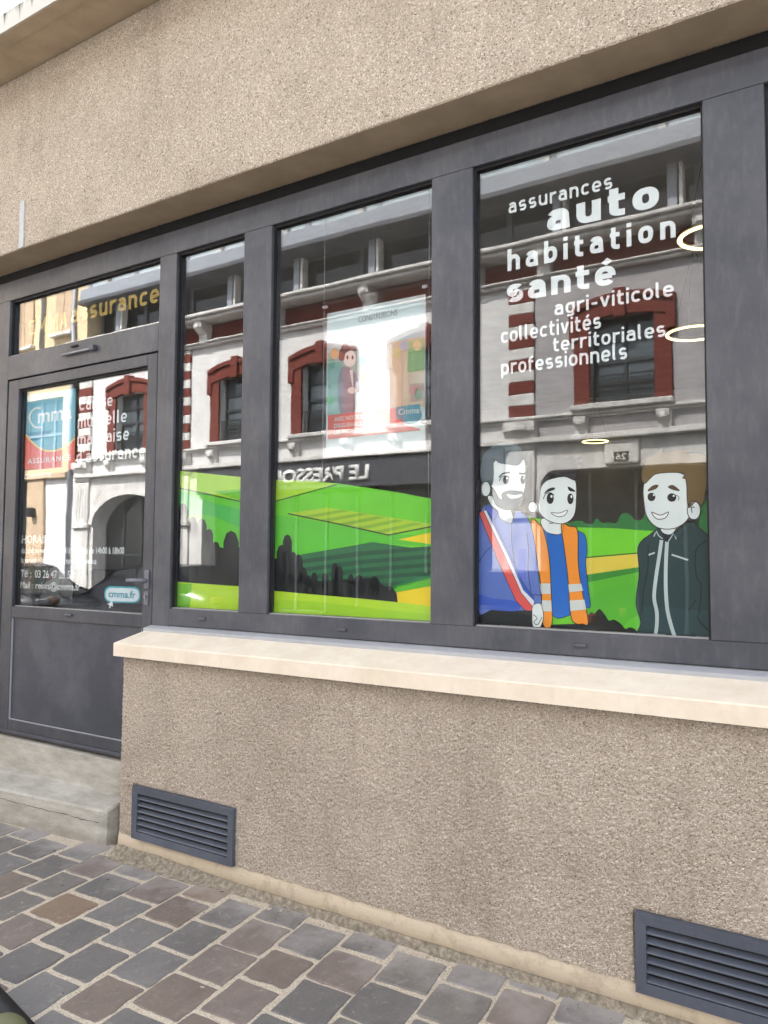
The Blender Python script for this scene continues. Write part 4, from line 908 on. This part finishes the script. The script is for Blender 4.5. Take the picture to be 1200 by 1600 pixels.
fig(m1, 'mouth', [(308, 458), (365, 466), (428, 460), (408, 488), (335, 496)], (235, 238, 236), 22, line=.8)
fig(m1, 'hair', [(112, 365), (98, 260), (128, 150), (200, 80), (300, 48), (400, 80), (460, 160), (466, 236), (446, 178), (400, 232), (320, 228), (240, 212), (226, 180), (206, 215), (206, 300), (194, 385), (150, 362)], (72, 90, 96), 21, line=.7)
for q, nm in ((ell(302, 350, 23, 33), 'eye'), (ell(434, 350, 17, 33), 'eye')): fig(m1, nm, q, (30, 32, 34), 22, line=0)
for q in ((ell(310, 336, 7, 9)), (ell(440, 336, 5, 9))): fig(m1, 'eye_glint', q, (235, 240, 240), 23, line=0)
for q in ([(248, 330), (280, 300), (335, 290)], [(405, 298), (430, 302), (455, 298)]): stroke('eyebrow', a7(q), 2.6, (70, 84, 88), 22, m1)
stroke('lash', a7([(250, 358), (270, 325), (310, 318), (330, 335)]), 1.2, OUT, 23, m1)
fig(m1, 'sash_blue', [(150, 588), (190, 640), (370, 1000), (440, 1160), (516, 1262), (522, 1300), (440, 1215), (330, 962)], (52, 92, 190), 18, line=.6, smooth=False)
fig(m1, 'sash_white', [(124, 590), (152, 588), (332, 962), (440, 1212), (522, 1295), (516, 1346), (420, 1232), (300, 962)], (226, 230, 236), 19, line=0, smooth=False)
fig(m1, 'sash_red', [(92, 606), (126, 590), (302, 962), (422, 1232), (516, 1345), (502, 1372), (452, 1368), (380, 1292), (240, 982)], (222, 88, 84), 20, line=.8, smooth=False)
fig(m1, 'pocket_panel', [(400, 888), (462, 888), (458, 1130), (402, 1108)], (70, 98, 202), 17, line=0, smooth=False)
for q in ([(345, 690), (350, 850), (372, 1000)], [(465, 760), (480, 900), (475, 1050), (500, 1240)], [(185, 875), (140, 915), (88, 1000)], [(505, 1245), (578, 1250)]): stroke('fold_line', a7(q), 1.1, (36, 44, 84), 17, m1)
fig(m1, 'hand', [(515, 1328), (575, 1320), (596, 1420), (572, 1500), (545, 1522), (512, 1490), (506, 1400)], SK, 22); stroke('finger_line', a7([(515, 1400), (545, 1430), (520, 1460), (550, 1480), (585, 1420)]), 1, OUT, 24, m1)
# man in orange vest
m2 = man(880, 970, 'cartoon man print with black hair and orange high-visibility vest')
fig(m2, 'tee_shirt', [(585, 735), (640, 770), (735, 772), (745, 700), (860, 745), (920, 785), (936, 900), (926, 1000), (945, 1200), (962, 1335), (925, 1345), (880, 1330), (810, 1402), (660, 1392), (640, 950)], (10, 104, 196), 10)
fig(m2, 'neck', [(585, 650), (588, 720), (640, 766), (735, 768), (738, 670)], SK, 11)
fig(m2, 'vest_left', [(500, 655), (560, 690), (600, 755), (640, 950), (655, 1200), (662, 1475), (592, 1478), (578, 1200), (545, 960), (515, 800)], (240, 150, 36), 12, line=1.2)
fig(m2, 'vest_right', [(735, 698), (800, 712), (862, 745), (868, 1000), (895, 1200), (946, 1462), (900, 1475), (845, 1470), (808, 1400), (785, 1100), (758, 880)], (240, 148, 34), 12, line=1.4)
for q in ([(560, 1158), (648, 1158), (652, 1240), (566, 1240)], [(574, 1290), (656, 1290), (660, 1376), (582, 1376)]): fig(m2, 'reflective_band', q, (206, 214, 210), 13, line=0, smooth=False)
for q in ([(790, 1165), (890, 1160), (905, 1215), (796, 1228)], [(800, 1292), (915, 1285), (930, 1362), (806, 1374)]): fig(m2, 'reflective_band', q, (206, 214, 210), 14, line=0, smooth=False)
fig(m2, 'ear', ell(512, 562, 36, 42, 14), SK, 13)
fig(m2, 'face', [(556, 560), (556, 420), (600, 368), (700, 325), (840, 345), (848, 560), (820, 650), (740, 692), (640, 670), (575, 620)], SK, 14)
fig(m2, 'hair', [(552, 540), (548, 330), (560, 230), (620, 180), (720, 165), (790, 168), (835, 148), (835, 180), (895, 170), (870, 200), (900, 225), (865, 245), (850, 352), (760, 326), (650, 346), (604, 372), (575, 420), (566, 500)], (24, 24, 27), 16, line=0)
for q in (ell(648, 495, 28, 42), ell(806, 497, 24, 42)): fig(m2, 'eye', q, (26, 26, 28), 17, line=0)
for q in (ell(658, 478, 8, 11), ell(814, 480, 7, 11)): fig(m2, 'eye_glint', q, (230, 240, 240), 18, line=0)
for q in ([(600, 455), (635, 418), (680, 408), (682, 425), (640, 440)], [(785, 402), (820, 415), (845, 440), (800, 435)]): fig(m2, 'eyebrow', q, (24, 24, 26), 17, line=0)
fig(m2, 'mouth', [(655, 605), (720, 608), (785, 585), (758, 628), (705, 636)], (238, 242, 240), 17, line=1)
stroke('lash', a7([(595, 500), (612, 460), (650, 450), (680, 470)]), 1.4, OUT, 18, m2); stroke('chin_line', a7([(640, 686), (670, 690)]), 1, OUT, 18, m2)
# man in dark jacket
m3 = man(1050, 990, 'cartoon man print with brown hair and dark green zipped jacket')
fig(m3, 'jacket', [(600, 722), (650, 702), (690, 806), (735, 750), (862, 662), (920, 692), (1015, 765), (1040, 800), (1040, 1600), (488, 1560), (492, 1420), (455, 1270), (480, 1050), (468, 870), (500, 800), (560, 755)], (30, 58, 60), 12, a8, 1.6)
fig(m3, 'jacket_lower', [(500, 1300), (700, 1310), (1000, 1330), (1040, 1600), (488, 1570), (494, 1420)], (36, 66, 70), 13, a8, 0, False)
fig(m3, 'undershirt', [(640, 700), (735, 745), (700, 806), (672, 800)], (24, 22, 26), 13, a8, 0, False)
fig(m3, 'neck', [(648, 690), (655, 738), (720, 752), (760, 690)], SK, 14, a8)
fig(m3, 'collar', [(740, 742), (865, 655), (872, 690), (770, 790)], (34, 62, 66), 15, a8, 1.2, False)
for q in ([(607, 725), (625, 760), (655, 785)], [(700, 805), (740, 742), (760, 788)], [(590, 768), (603, 738)]): stroke('collar_piping', a8(q), 1.6, (190, 204, 204), 16, m3, False)
stroke('zip_strip', a8([(648, 795), (630, 920), (606, 1080), (592, 1230), (612, 1340), (612, 1440), (600, 1530)]), 5.6, (192, 206, 206), 16, m3); stroke('zip_strip', a8([(690, 808), (682, 950), (680, 1150), (692, 1320), (720, 1440), (752, 1540)]), 5.8, (192, 206, 206), 16, m3)
for q in ([(548, 908), (597, 890)], [(725, 905), (850, 946)]): stroke('pocket_trim', a8(q), 2.6, (192, 206, 206), 16, m3, False)
for q in ([(985, 800), (915, 860), (903, 960), (915, 1080), (950, 1150), (930, 1360)], [(545, 830), (545, 1000), (512, 1180), (500, 1340)], [(918, 1375), (960, 1440), (1020, 1490)], [(850, 1330), (910, 1250)]): stroke('fold_line', a8(q), 1.7, (14, 26, 28), 16, m3)
fig(m3, 'ear', ell(893, 570, 50, 70, 14), SK, 18, a8, 1.3)
stroke('ear_line', a8([(900, 545), (875, 550), (880, 590)]), 1.3, OUT, 20, m3)
fig(m3, 'face', [(515, 370), (600, 292), (700, 280), (800, 290), (835, 350), (850, 550), (858, 620), (790, 688), (700, 712), (610, 695), (545, 630), (518, 540)], SK, 16, a8, 1.3)
fig(m3, 'hair', [(520, 365), (492, 310), (528, 190), (600, 140), (662, 95), (655, 132), (750, 114), (862, 108), (838, 138), (920, 138), (1000, 175), (995, 330), (962, 520), (905, 505), (850, 545), (836, 350), (808, 325), (828, 300), (790, 285), (700, 283), (605, 295), (560, 330)], (110, 90, 50), 18, a8, 1)
for q in (ell(572, 468, 30, 32), ell(726, 472, 34, 32)): fig(m3, 'eye', q, (24, 24, 26), 19, a8, 0)
for q in (ell(590, 454, 7, 7), ell(740, 460, 7, 7)): fig(m3, 'eye_glint', q, (230, 240, 240), 20, a8, 0)
for q in ([(545, 422), (580, 385), (622, 378), (605, 405)], [(698, 392), (735, 380), (785, 420), (735, 412)]): fig(m3, 'eyebrow', q, (84, 66, 36), 19, a8, .8)
fig(m3, 'mouth', [(573, 583), (640, 606), (700, 582), (675, 628), (612, 634)], (240, 244, 242), 19, a8, 1.3)
stroke('lash', a8([(755, 452), (780, 470), (775, 495)]), 1, OUT, 20, m3)
# ---- door prints
d1 = thing_at('logo_sticker', 40, 735, 'square blue and red company logo sticker on the door glass', 'sticker')
z5 = lambda L: [(20 + x / 5.4545, 560 + y / 5.4545) for x, y in L]
poly('red_field', z5([(108, 650), (530, 620), (528, 945), (100, 948)]), (226, 84, 70), 2, d1, False)
poly('blue_field', z5([(122, 310), (535, 255), (530, 660), (490, 712), (430, 755), (360, 780), (290, 782), (220, 755), (165, 710), (112, 645)]), (96, 178, 200), 3, d1, False)
poly('blue_shade', z5([(115, 635), (330, 612), (320, 640), (200, 700), (165, 705)]), (10, 136, 170), 4, d1, False)
stroke('yellow_arc', z5([(112, 650), (160, 710), (225, 762), (300, 790), (380, 782), (455, 752), (528, 680)]), 2.6, (240, 214, 120), 5, d1)
stroke('letter_c', z5([(240, 425), (195, 425), (155, 460), (142, 510), (165, 565), (200, 588), (245, 585)]), 3.0, WH, 6, d1)
text('logo_word', 'mma', 59, 661, 112, 15, WH, 6, d1, .02)
text('logo_word', 'ASSURANCE', 43, 725, 111, 8, WH, 6, d1, .01, spacing=1.2)
text('logo_word', 'CHAMPENOISE', 38, 748, 80, 6.5, WH, 6, d1, .01)
d2 = thing_at('door_lettering', 120, 725, 'large white company name lettering in four lines on the door glass', 'lettering')
for t, xl, yb, xr, h in (('Caisse', 123.6, 642, 175.8, 14), ('mutuelle', 121.2, 669.5, 198, 14.5), ('marnaise', 120.5, 696.2, 201.5, 14), ("d'assurance", 119, 724, 226.8, 14.5)): din('word', t, xl, yb, xr, h, WH, 8, d2, .08, .15)
d3 = thing_at('hours_lettering', 34, 920, 'small white opening hours and contact lettering low on the door glass', 'lettering')
for t, xl, yb, xr, h, b in (('HORAIRES', 34, 849, 87, 12.6, .016), ('du lundi au vendredi : 9h00 à 12h00 et de 14h00 à 18h00', 33, 864.3, 194.6, 9, .018), ('le samedi : 9h00 à 12h00 sur rendez-vous', 32.6, 879.5, 151, 9, .018), ('Tél :  03 26 47 28 52', 32.4, 901.6, 115, 11.5, .006), ('Mail : reims@cmma.fr', 31.4, 918.6, 125.4, 11, .006)):
    text('line', t, xl, yb, xr, h, WH, 8, d3, b)
d4 = thing_at('web_address_sticker', 165, 943, 'small turquoise rounded web address sticker low on the door glass', 'sticker')
def rrect(x0, y0, x1, y1, r, sl=.03): 
    out = []
    for cx, cy, a0 in ((x1 - r, y1 - r, 0), (x0 + r, y1 - r, 90), (x0 + r, y0 + r, 180), (x1 - r, y0 + r, 270)):
        for a in range(0, 91, 15): out.append((cx + r * math.cos(R_(a0 + a)), cy + r * math.sin(R_(a0 + a)) + (cx - x0) * sl))
    return out
poly('button_edge', rrect(163, 915.5, 219, 941, 10), (30, 170, 186), 6, d4, False); poly('button', rrect(165, 918, 217, 939, 9), (214, 232, 236), 7, d4, False)
text('web_address', 'cmma.fr', 169.4, 932.6, 212, 10.5, (0, 140, 170), 9, d4, .02)
poly('cursor', [(175.5, 938), (176.5, 948.5), (173.5, 946.5), (172, 950.5), (170, 949.5), (171.6, 945.5), (168.5, 944.6)], (226, 236, 238), 9, d4, False)
d5 = thing_at('transom_lettering', 50, 540, 'gold lettering on the glass above the door', 'lettering')
din('word', 'CMMA', 44, 526, 105, 18, (176, 148, 56), 8, d5, .085, .16); din('word', 'assurance', 111, 505.5, 248, 20, (176, 148, 56), 8, d5, .085, .16)
# ---- poster hanging behind the middle window
YP = YG + .13
po = empty('poster', P(590, 705, YP), 'insurance poster with cartoon couple and red band hanging in the middle window', 'poster')
pq = lambda L: [(480 + x / 5, 440 + y / 5) for x, y in L]
def pp_(name, L, rgb, layer, smooth=False): return poly(name, pq(L), tuple(int(c + (244 - c) * (.40 if name not in ('red_band', 'logo_disc', 'logo_square', 'man_hair', 'eye') else .12)) for c in rgb), layer, po, smooth, YP)  # colours mixed towards white, putting a pale reflection haze into the print
aP, bP = P(*pq([(157, 250)])[0], YP), P(*pq([(920, 1305)])[0], YP)
box('sheet', aP.x, bP.x, YP + .0003, YP + .0015, bP.z, aP.z, flat((226, 238, 242)), po, 0)
pp_('sky_tint', [(157, 250), (917, 152), (917, 480), (157, 560)], (176, 214, 224), 1)
pp_('backdrop', [(157, 560), (390, 500), (390, 1040), (157, 1060)], (92, 160, 150), 2); pp_('shelf', [(390, 500), (640, 470), (640, 1000), (390, 1040)], (214, 226, 232), 2)
pp_('backdrop', [(640, 470), (917, 430), (917, 975), (640, 1000)], (214, 176, 130), 2); pp_('foliage', [(790, 470), (917, 440), (917, 690), (780, 710)], (110, 170, 70), 3); pp_('basket', [(800, 800), (917, 790), (917, 930), (810, 940)], (168, 110, 84), 3)
for k, (x, y, c) in enumerate([(190, 640, (40, 140, 110)), (215, 560, (226, 160, 60)), (180, 920, (60, 170, 100)), (700, 560, (206, 196, 90)), (760, 500, (120, 160, 190)), (860, 500, (226, 190, 110)), (830, 850, (200, 90, 80)), (870, 880, (70, 120, 70)), (430, 620, (120, 196, 220)), (450, 760, (240, 216, 130))]): pp_('ornament', ell(x, y, 32, 42, 10), c, 4, True)
pp_('suit', [(262, 690), (300, 665), (360, 700), (400, 770), (405, 860), (370, 880), (370, 1035), (262, 1040), (240, 800)], (70, 72, 96), 5, True); pp_('shirt_front', [(330, 690), (356, 690), (362, 850), (350, 800)], (236, 238, 240), 6)
pp_('man_face', ell(332, 600, 50, 64), (244, 232, 222), 6, True); pp_('man_hair', [(248, 610), (252, 545), (290, 480), (350, 470), (385, 540), (340, 538), (300, 560), (285, 615)], (46, 34, 38), 7, True)
for x in (314, 354): pp_('eye', ell(x, 592, 8, 17, 10), (60, 40, 40), 8, True)
pp_('man_hand', ell(350, 850, 34, 26), (244, 226, 214), 8, True)
pp_('dress', [(480, 760), (520, 720), (580, 720), (630, 800), (625, 980), (470, 1000)], (150, 178, 196), 5, True); pp_('woman_face', ell(535, 595, 52, 62), (246, 232, 222), 6, True); pp_('woman_hair', [(478, 600), (490, 520), (545, 480), (600, 520), (610, 660), (580, 640), (560, 560), (500, 560), (490, 660)], (196, 190, 176), 7, True)
for x, y, c in ((545, 720, (246, 214, 90)), (575, 780, (240, 150, 170)), (530, 790, (250, 240, 200)), (600, 740, (246, 196, 150))): pp_('flower', ell(x, y, 34, 32, 10), c, 8, True)
pp_('red_band', [(160, 1045), (690, 985), (700, 1000), (760, 1120), (883, 1150), (883, 1160), (160, 1232)], (230, 92, 82), 9); pp_('logo_disc', ell(800, 1040, 95, 72), (60, 150, 176), 9, True); pp_('logo_square', [(690, 980), (883, 955), (883, 1060), (700, 1075)], (60, 150, 176), 10)
kt = lambda x, y: pq([(x, y)])[0]
def ptext(t, xl, yb, xr, h, rgb, b=.01): q = kt(xl, yb); text('poster_line', t, q[0], q[1], kt(xr, yb)[0], h / 5, rgb, 12, po, b, YP)
ptext('CONSTRUISONS', 400, 318, 705, 46, (92, 112, 124)); ptext("L'AVENIR À VOS CÔTÉS", 402, 392, 840, 52, (250, 252, 252)); ptext('AVEC NOS SOLUTIONS', 212, 1092, 560, 32, WH, .015); ptext("D'ASSURANCE POUR", 210, 1145, 530, 34, WH, .015); ptext('LES PROFESSIONNELS', 210, 1196, 570, 34, WH, .015); ptext('Cmma', 712, 1042, 876, 46, WH, .02)
ah = P(511, 478, YP - .004); box('acrylic_holder', aP.x - .012, bP.x + .012, YP - .006, YP - .003, bP.z - .01, aP.z + .055, m_acr, po, 0)
bm = bmesh.new()
for x in (aP.x - .02, bP.x + .018): tube_bm(bm, [(x, YP, FLZ + .01), (x, YP, 3.235)], .0014, 5)
bm_done(bm, 'hanging_wire', m_chrome, po)
for x in (aP.x - .006, bP.x + .004):
    for zz in (aP.z + .03, bP.z + .12): box('clip', x - .018, x + .014, YP - .012, YP + .006, zz - .009, zz + .009, m_chrome, po, .003)

# ---- name over the shop across the street (read from the street)
sg = empty('shop_sign', (-9.8, OY + .1, 3.05), 'white raised shop name letters on the dark fascia across the street', 'sign')
xr_, _ = Rf(581, 745); xl_, _ = Rf(420, 745)
me = text_mesh('LE PRESSOIR', .045); xs = [v.co.x for v in me.vertices]; mn, mx = min(xs), max(xs); my = max(v.co.y for v in me.vertices)
cu_w = xr_ - xl_
bm = bmesh.new(); bm.from_mesh(me); bpy.data.meshes.remove(me)
for v in bm.verts: v.co = Vector((xr_ - (v.co.x - mn) / (mx - mn) * cu_w, OY + .12, 3.02 + v.co.y / my * .29))
ex = bmesh.ops.extrude_face_region(bm, geom=list(bm.faces)); bmesh.ops.translate(bm, vec=(0, -.028, 0), verts=[v for v in ex['geom'] if isinstance(v, bmesh.types.BMVert)])
bm_done(bm, 'letters', flat((236, 236, 232)), sg)
nb = text_mesh('26', .02); mn = min(v.co.x for v in nb.vertices); mx = max(v.co.x for v in nb.vertices); my = max(v.co.y for v in nb.vertices)
for v in nb.vertices: v.co = Vector((cx_ + .09 - (v.co.x - mn) / (mx - mn) * .18, OY + .094, 3.105 + v.co.y / my * .11))
nb.materials.clear(); nb.materials.append(flat((210, 208, 200))); link('number', nb, None, ob)

# ================================================================== PERSON on the pavement beside the door (seen in the door glass)
def skin_mesh(name, pts, edges, rad, mat, parent, sub=2, root=0):
    me = bpy.data.meshes.new(name); me.from_pydata([tuple(p) for p in pts], edges, []); o = bpy.data.objects.new(name, me); COL.objects.link(o)
    o.modifiers.new('s', 'SKIN'); me.skin_vertices.new() if not me.skin_vertices else None
    sv = me.skin_vertices[0].data
    for i, r in enumerate(rad): sv[i].radius = r if isinstance(r, tuple) else (r, r); sv[i].use_root = (i == root)
    ss = o.modifiers.new('u', 'SUBSURF'); ss.levels = sub; ss.render_levels = sub
    bpy.context.view_layer.update(); dg = bpy.context.evaluated_depsgraph_get(); nm = bpy.data.meshes.new_from_object(o.evaluated_get(dg)); bpy.data.objects.remove(o); bpy.data.meshes.remove(me)
    nm.materials.clear(); return nm
hp_ = P(61, 880, .62)                              # the head, a little way behind the door glass
FW, LT = Vector((.80, -.60, 0)), Vector((.60, .80, 0))   # forward (towards the street) and sideways
BP = Vector((hp_.x, hp_.y, 0)) - FW * .21
pe = empty('person', (BP.x, BP.y, FLZ), 'person in white jacket and green top sitting at a desk behind the door glass', 'person')
def W3(x, f_, z): v = BP + LT * x + FW * f_; return Vector((v.x, v.y, z))
m_skin = soffit_mat('skin', (190, 142, 120), 60); m_jack = soffit_mat('white_jacket', (226, 226, 228), 80); m_green = soffit_mat('green_top', (16, 104, 82), 80); m_trou = soffit_mat('dark_trousers', (38, 40, 48), 80); m_hair = soffit_mat('dark_hair', (52, 34, 27), 90); m_shoe = soffit_mat('black_shoe', (24, 24, 26), 60)
def body(rs):
    J = {'pel': (0, 0, .86), 'wst': (0, .05, 1.04), 'chs': (0, .11, 1.26), 'nek': (0, .155, 1.40), 'hdb': (0, .19, 1.46), 'hdm': (0, .215, 1.54), 'hdt': (0, .20, 1.61)}
    for s, t in ((-1, 'l'), (1, 'r')):
        J.update({'sh' + t: (s * .165, .12, 1.345), 'el' + t: (s * .235, .19, 1.10), 'wr' + t: (s * .13, .40, 1.165), 'ha' + t: (s * .09, .47, 1.17), 'hp' + t: (s * .09, .03, .85), 'kn' + t: (s * .11, .44, .88), 'an' + t: (s * .12, .46, .49), 'to' + t: (s * .125, .60, .44)})
    E_ = [('pel', 'wst'), ('wst', 'chs'), ('chs', 'nek'), ('nek', 'hdb'), ('hdb', 'hdm'), ('hdm', 'hdt')]
    for t in 'lr': E_ += [('chs', 'sh' + t), ('sh' + t, 'el' + t), ('el' + t, 'wr' + t), ('wr' + t, 'ha' + t), ('pel', 'hp' + t), ('hp' + t, 'kn' + t), ('kn' + t, 'an' + t), ('an' + t, 'to' + t)]
    keep = [j for j in J if j in rs]; ix = {j: i for i, j in enumerate(keep)}
    return [W3(*J[j]) for j in keep], [(ix[a], ix[b]) for a, b in E_ if a in ix and b in ix], [rs[j] for j in keep]
R1 = {'pel': (.1, .09), 'wst': (.085, .075), 'chs': (.085, .075), 'nek': .048, 'hdb': (.06, .068), 'hdm': (.07, .086), 'hdt': (.046, .056)}
for t in 'lr': R1.update({'sh' + t: .05, 'el' + t: .036, 'wr' + t: .026, 'ha' + t: (.036, .018), 'hp' + t: .08, 'kn' + t: .052, 'an' + t: .034, 'to' + t: (.038, .026)})
link('body', skin_mesh('body', *body(R1), None, None), m_skin, pe, True)
R2 = {'pel': (.15, .13), 'wst': (.145, .125), 'chs': (.15, .13)}
for t in 'lr': R2.update({'sh' + t: .072, 'el' + t: .056, 'wr' + t: .042})
link('jacket', skin_mesh('jacket', *body(R2), None, None), m_jack, pe, True)
R3 = {'pel': (.14, .11)}
for t in 'lr': R3.update({'hp' + t: .094, 'kn' + t: .066, 'an' + t: .05})
link('trousers', skin_mesh('trousers', *body(R3), None, None), m_trou, pe, True)
V = [W3(*q) for q in ((-.075, .2, 1.405), (.075, .2, 1.405), (.06, .25, 1.330), (0, .262, 1.150), (-.06, .25, 1.330))]
mesh('top', V + [v - FW * .08 for v in V], [(0, 1, 2, 3, 4), (9, 8, 7, 6, 5)] + [(i, (i + 1) % 5, 5 + (i + 1) % 5, 5 + i) for i in range(5)], m_green, pe)
RZ = Matrix.Rotation(math.atan2(LT.y, LT.x), 4, 'Z')
def blob(name, c, r, mat, cut=None):
    bm = bmesh.new(); bmesh.ops.create_uvsphere(bm, u_segments=18, v_segments=12, radius=1, matrix=Matrix.Translation(c) @ RZ @ Matrix.Diagonal((*r, 1)))
    if cut: bmesh.ops.delete(bm, geom=[v for v in bm.verts if cut(v.co)], context='VERTS')
    return bm_done(bm, name, mat, pe, True)
for s in (-1, 1):
    blob('eye', W3(s * .03, .288, 1.535), (.013, .01, .009), m_shoe); blob('ear', W3(s * .072, .205, 1.525), (.012, .022, .032), m_skin); tube('shoe', [W3(s * .12, .44, .46), W3(s * .123, .54, .45), W3(s * .127, .64, .432)], [.048, .046, .03], m_shoe, pe, 12)
    tube('eyebrow', [W3(s * .015, .296, 1.557), W3(s * .048, .286, 1.556)], .005, m_hair, pe, 6)
blob('nose', W3(0, .303, 1.512), (.014, .02, .024), m_skin); blob('mouth', W3(0, .286, 1.477), (.026, .008, .008), soffit_mat('lips', (150, 84, 78), 60))
hc = W3(0, .2, 1.560)
blob('hair', W3(0, .195, 1.560), (.094, .108, .094), m_hair, lambda v: (v - hc).dot(FW) > .055 and v.z < 1.592)
for s in (-1, 1): tube('hair_lock', [W3(s * .082, .2, 1.580), W3(s * .09, .2, 1.490), W3(s * .085, .18, 1.390)], [.016, .018, .010], m_hair, pe, 10)
bc = W3(.085, .235, 1.250); blob('badge', bc, (.03, .012, .018), m_trou)
ch = empty('office_chair', (BP.x, BP.y, FLZ), 'black office chair behind the door glass, under the seated person', 'chair')
def obox(name, cx, cf, cz, hx, hf, hz, mat, parent, bev=.01):
    bm = bmesh.new(); bm_box(bm, -hx, hx, -hf, hf, -hz, hz, bev, 2); c = W3(cx, cf, cz)
    bmesh.ops.transform(bm, matrix=Matrix.Translation(c) @ RZ, verts=bm.verts); return bm_done(bm, name, mat, parent)
obox('seat', 0, .08, .735, .22, .22, .03, m_black, ch, .02); obox('backrest', 0, -.19, 1.02, .2, .025, .2, m_black, ch, .02); tube('stem', [W3(0, .05, .46), W3(0, .05, .70)], .028, m_chrome, ch)
for q in range(5): a_ = 2 * math.pi * q / 5; tube('foot', [W3(0, .05, .48), W3(.27 * math.cos(a_), .05 + .27 * math.sin(a_), .43)], [.022, .028], m_black, ch)
dk = empty('desk', (W3(0, .6, FLZ)), 'dark reception desk just behind the door glass', 'desk')
obox('desk_top', .12, .60, 1.115, .62, .27, .015, m_desk, dk, .004); obox('front_panel', .12, .80, .75, .58, .012, .345, m_desk, dk, .003)
for s in (-.44, .68): obox('leg_panel', s, .6, .75, .012, .18, .345, m_desk, dk, .003)
mq = empty('monitor', W3(.42, .62, 1.13), 'black monitor seen from behind on the reception desk', 'monitor')
obox('screen', .44, .62, 1.27, .2, .015, .115, m_black, mq, .006); obox('stand', .44, .60, 1.18, .025, .015, .05, m_black, mq, .003); obox('foot', .44, .60, 1.136, .1, .07, .006, m_black, mq, .003)

# ================================================================== object cut off by the lower left corner of the picture
cb_ = empty('black_bar', Gd(-20, 1590), 'black bar with a rounded olive cap at the lower left corner of the picture', 'bar')
e0, e1 = Gd(-60, 1490, .03), Gd(46, 1606, .03); dv = (e1 - e0).normalized(); pr_ = Vector((dv.y, -dv.x, 0))
bm = bmesh.new(); c0, c1 = e0 + pr_ * .05 - dv * .3, e1 + pr_ * .05 + dv * .2; c0.z = c1.z = .045; tube_bm(bm, [c0, c1], .05, 14); bm_done(bm, 'bar', m_black, cb_, True)
oc = Gd(12, 1616, .07); bm = bmesh.new(); bmesh.ops.create_uvsphere(bm, u_segments=18, v_segments=12, radius=1, matrix=Matrix.Translation(oc) @ Matrix.Rotation(R_(-8), 4, 'Z') @ Matrix.Diagonal((.085, .055, .05, 1))); bm_done(bm, 'cap', flat((104, 106, 74), .7), cb_, True)
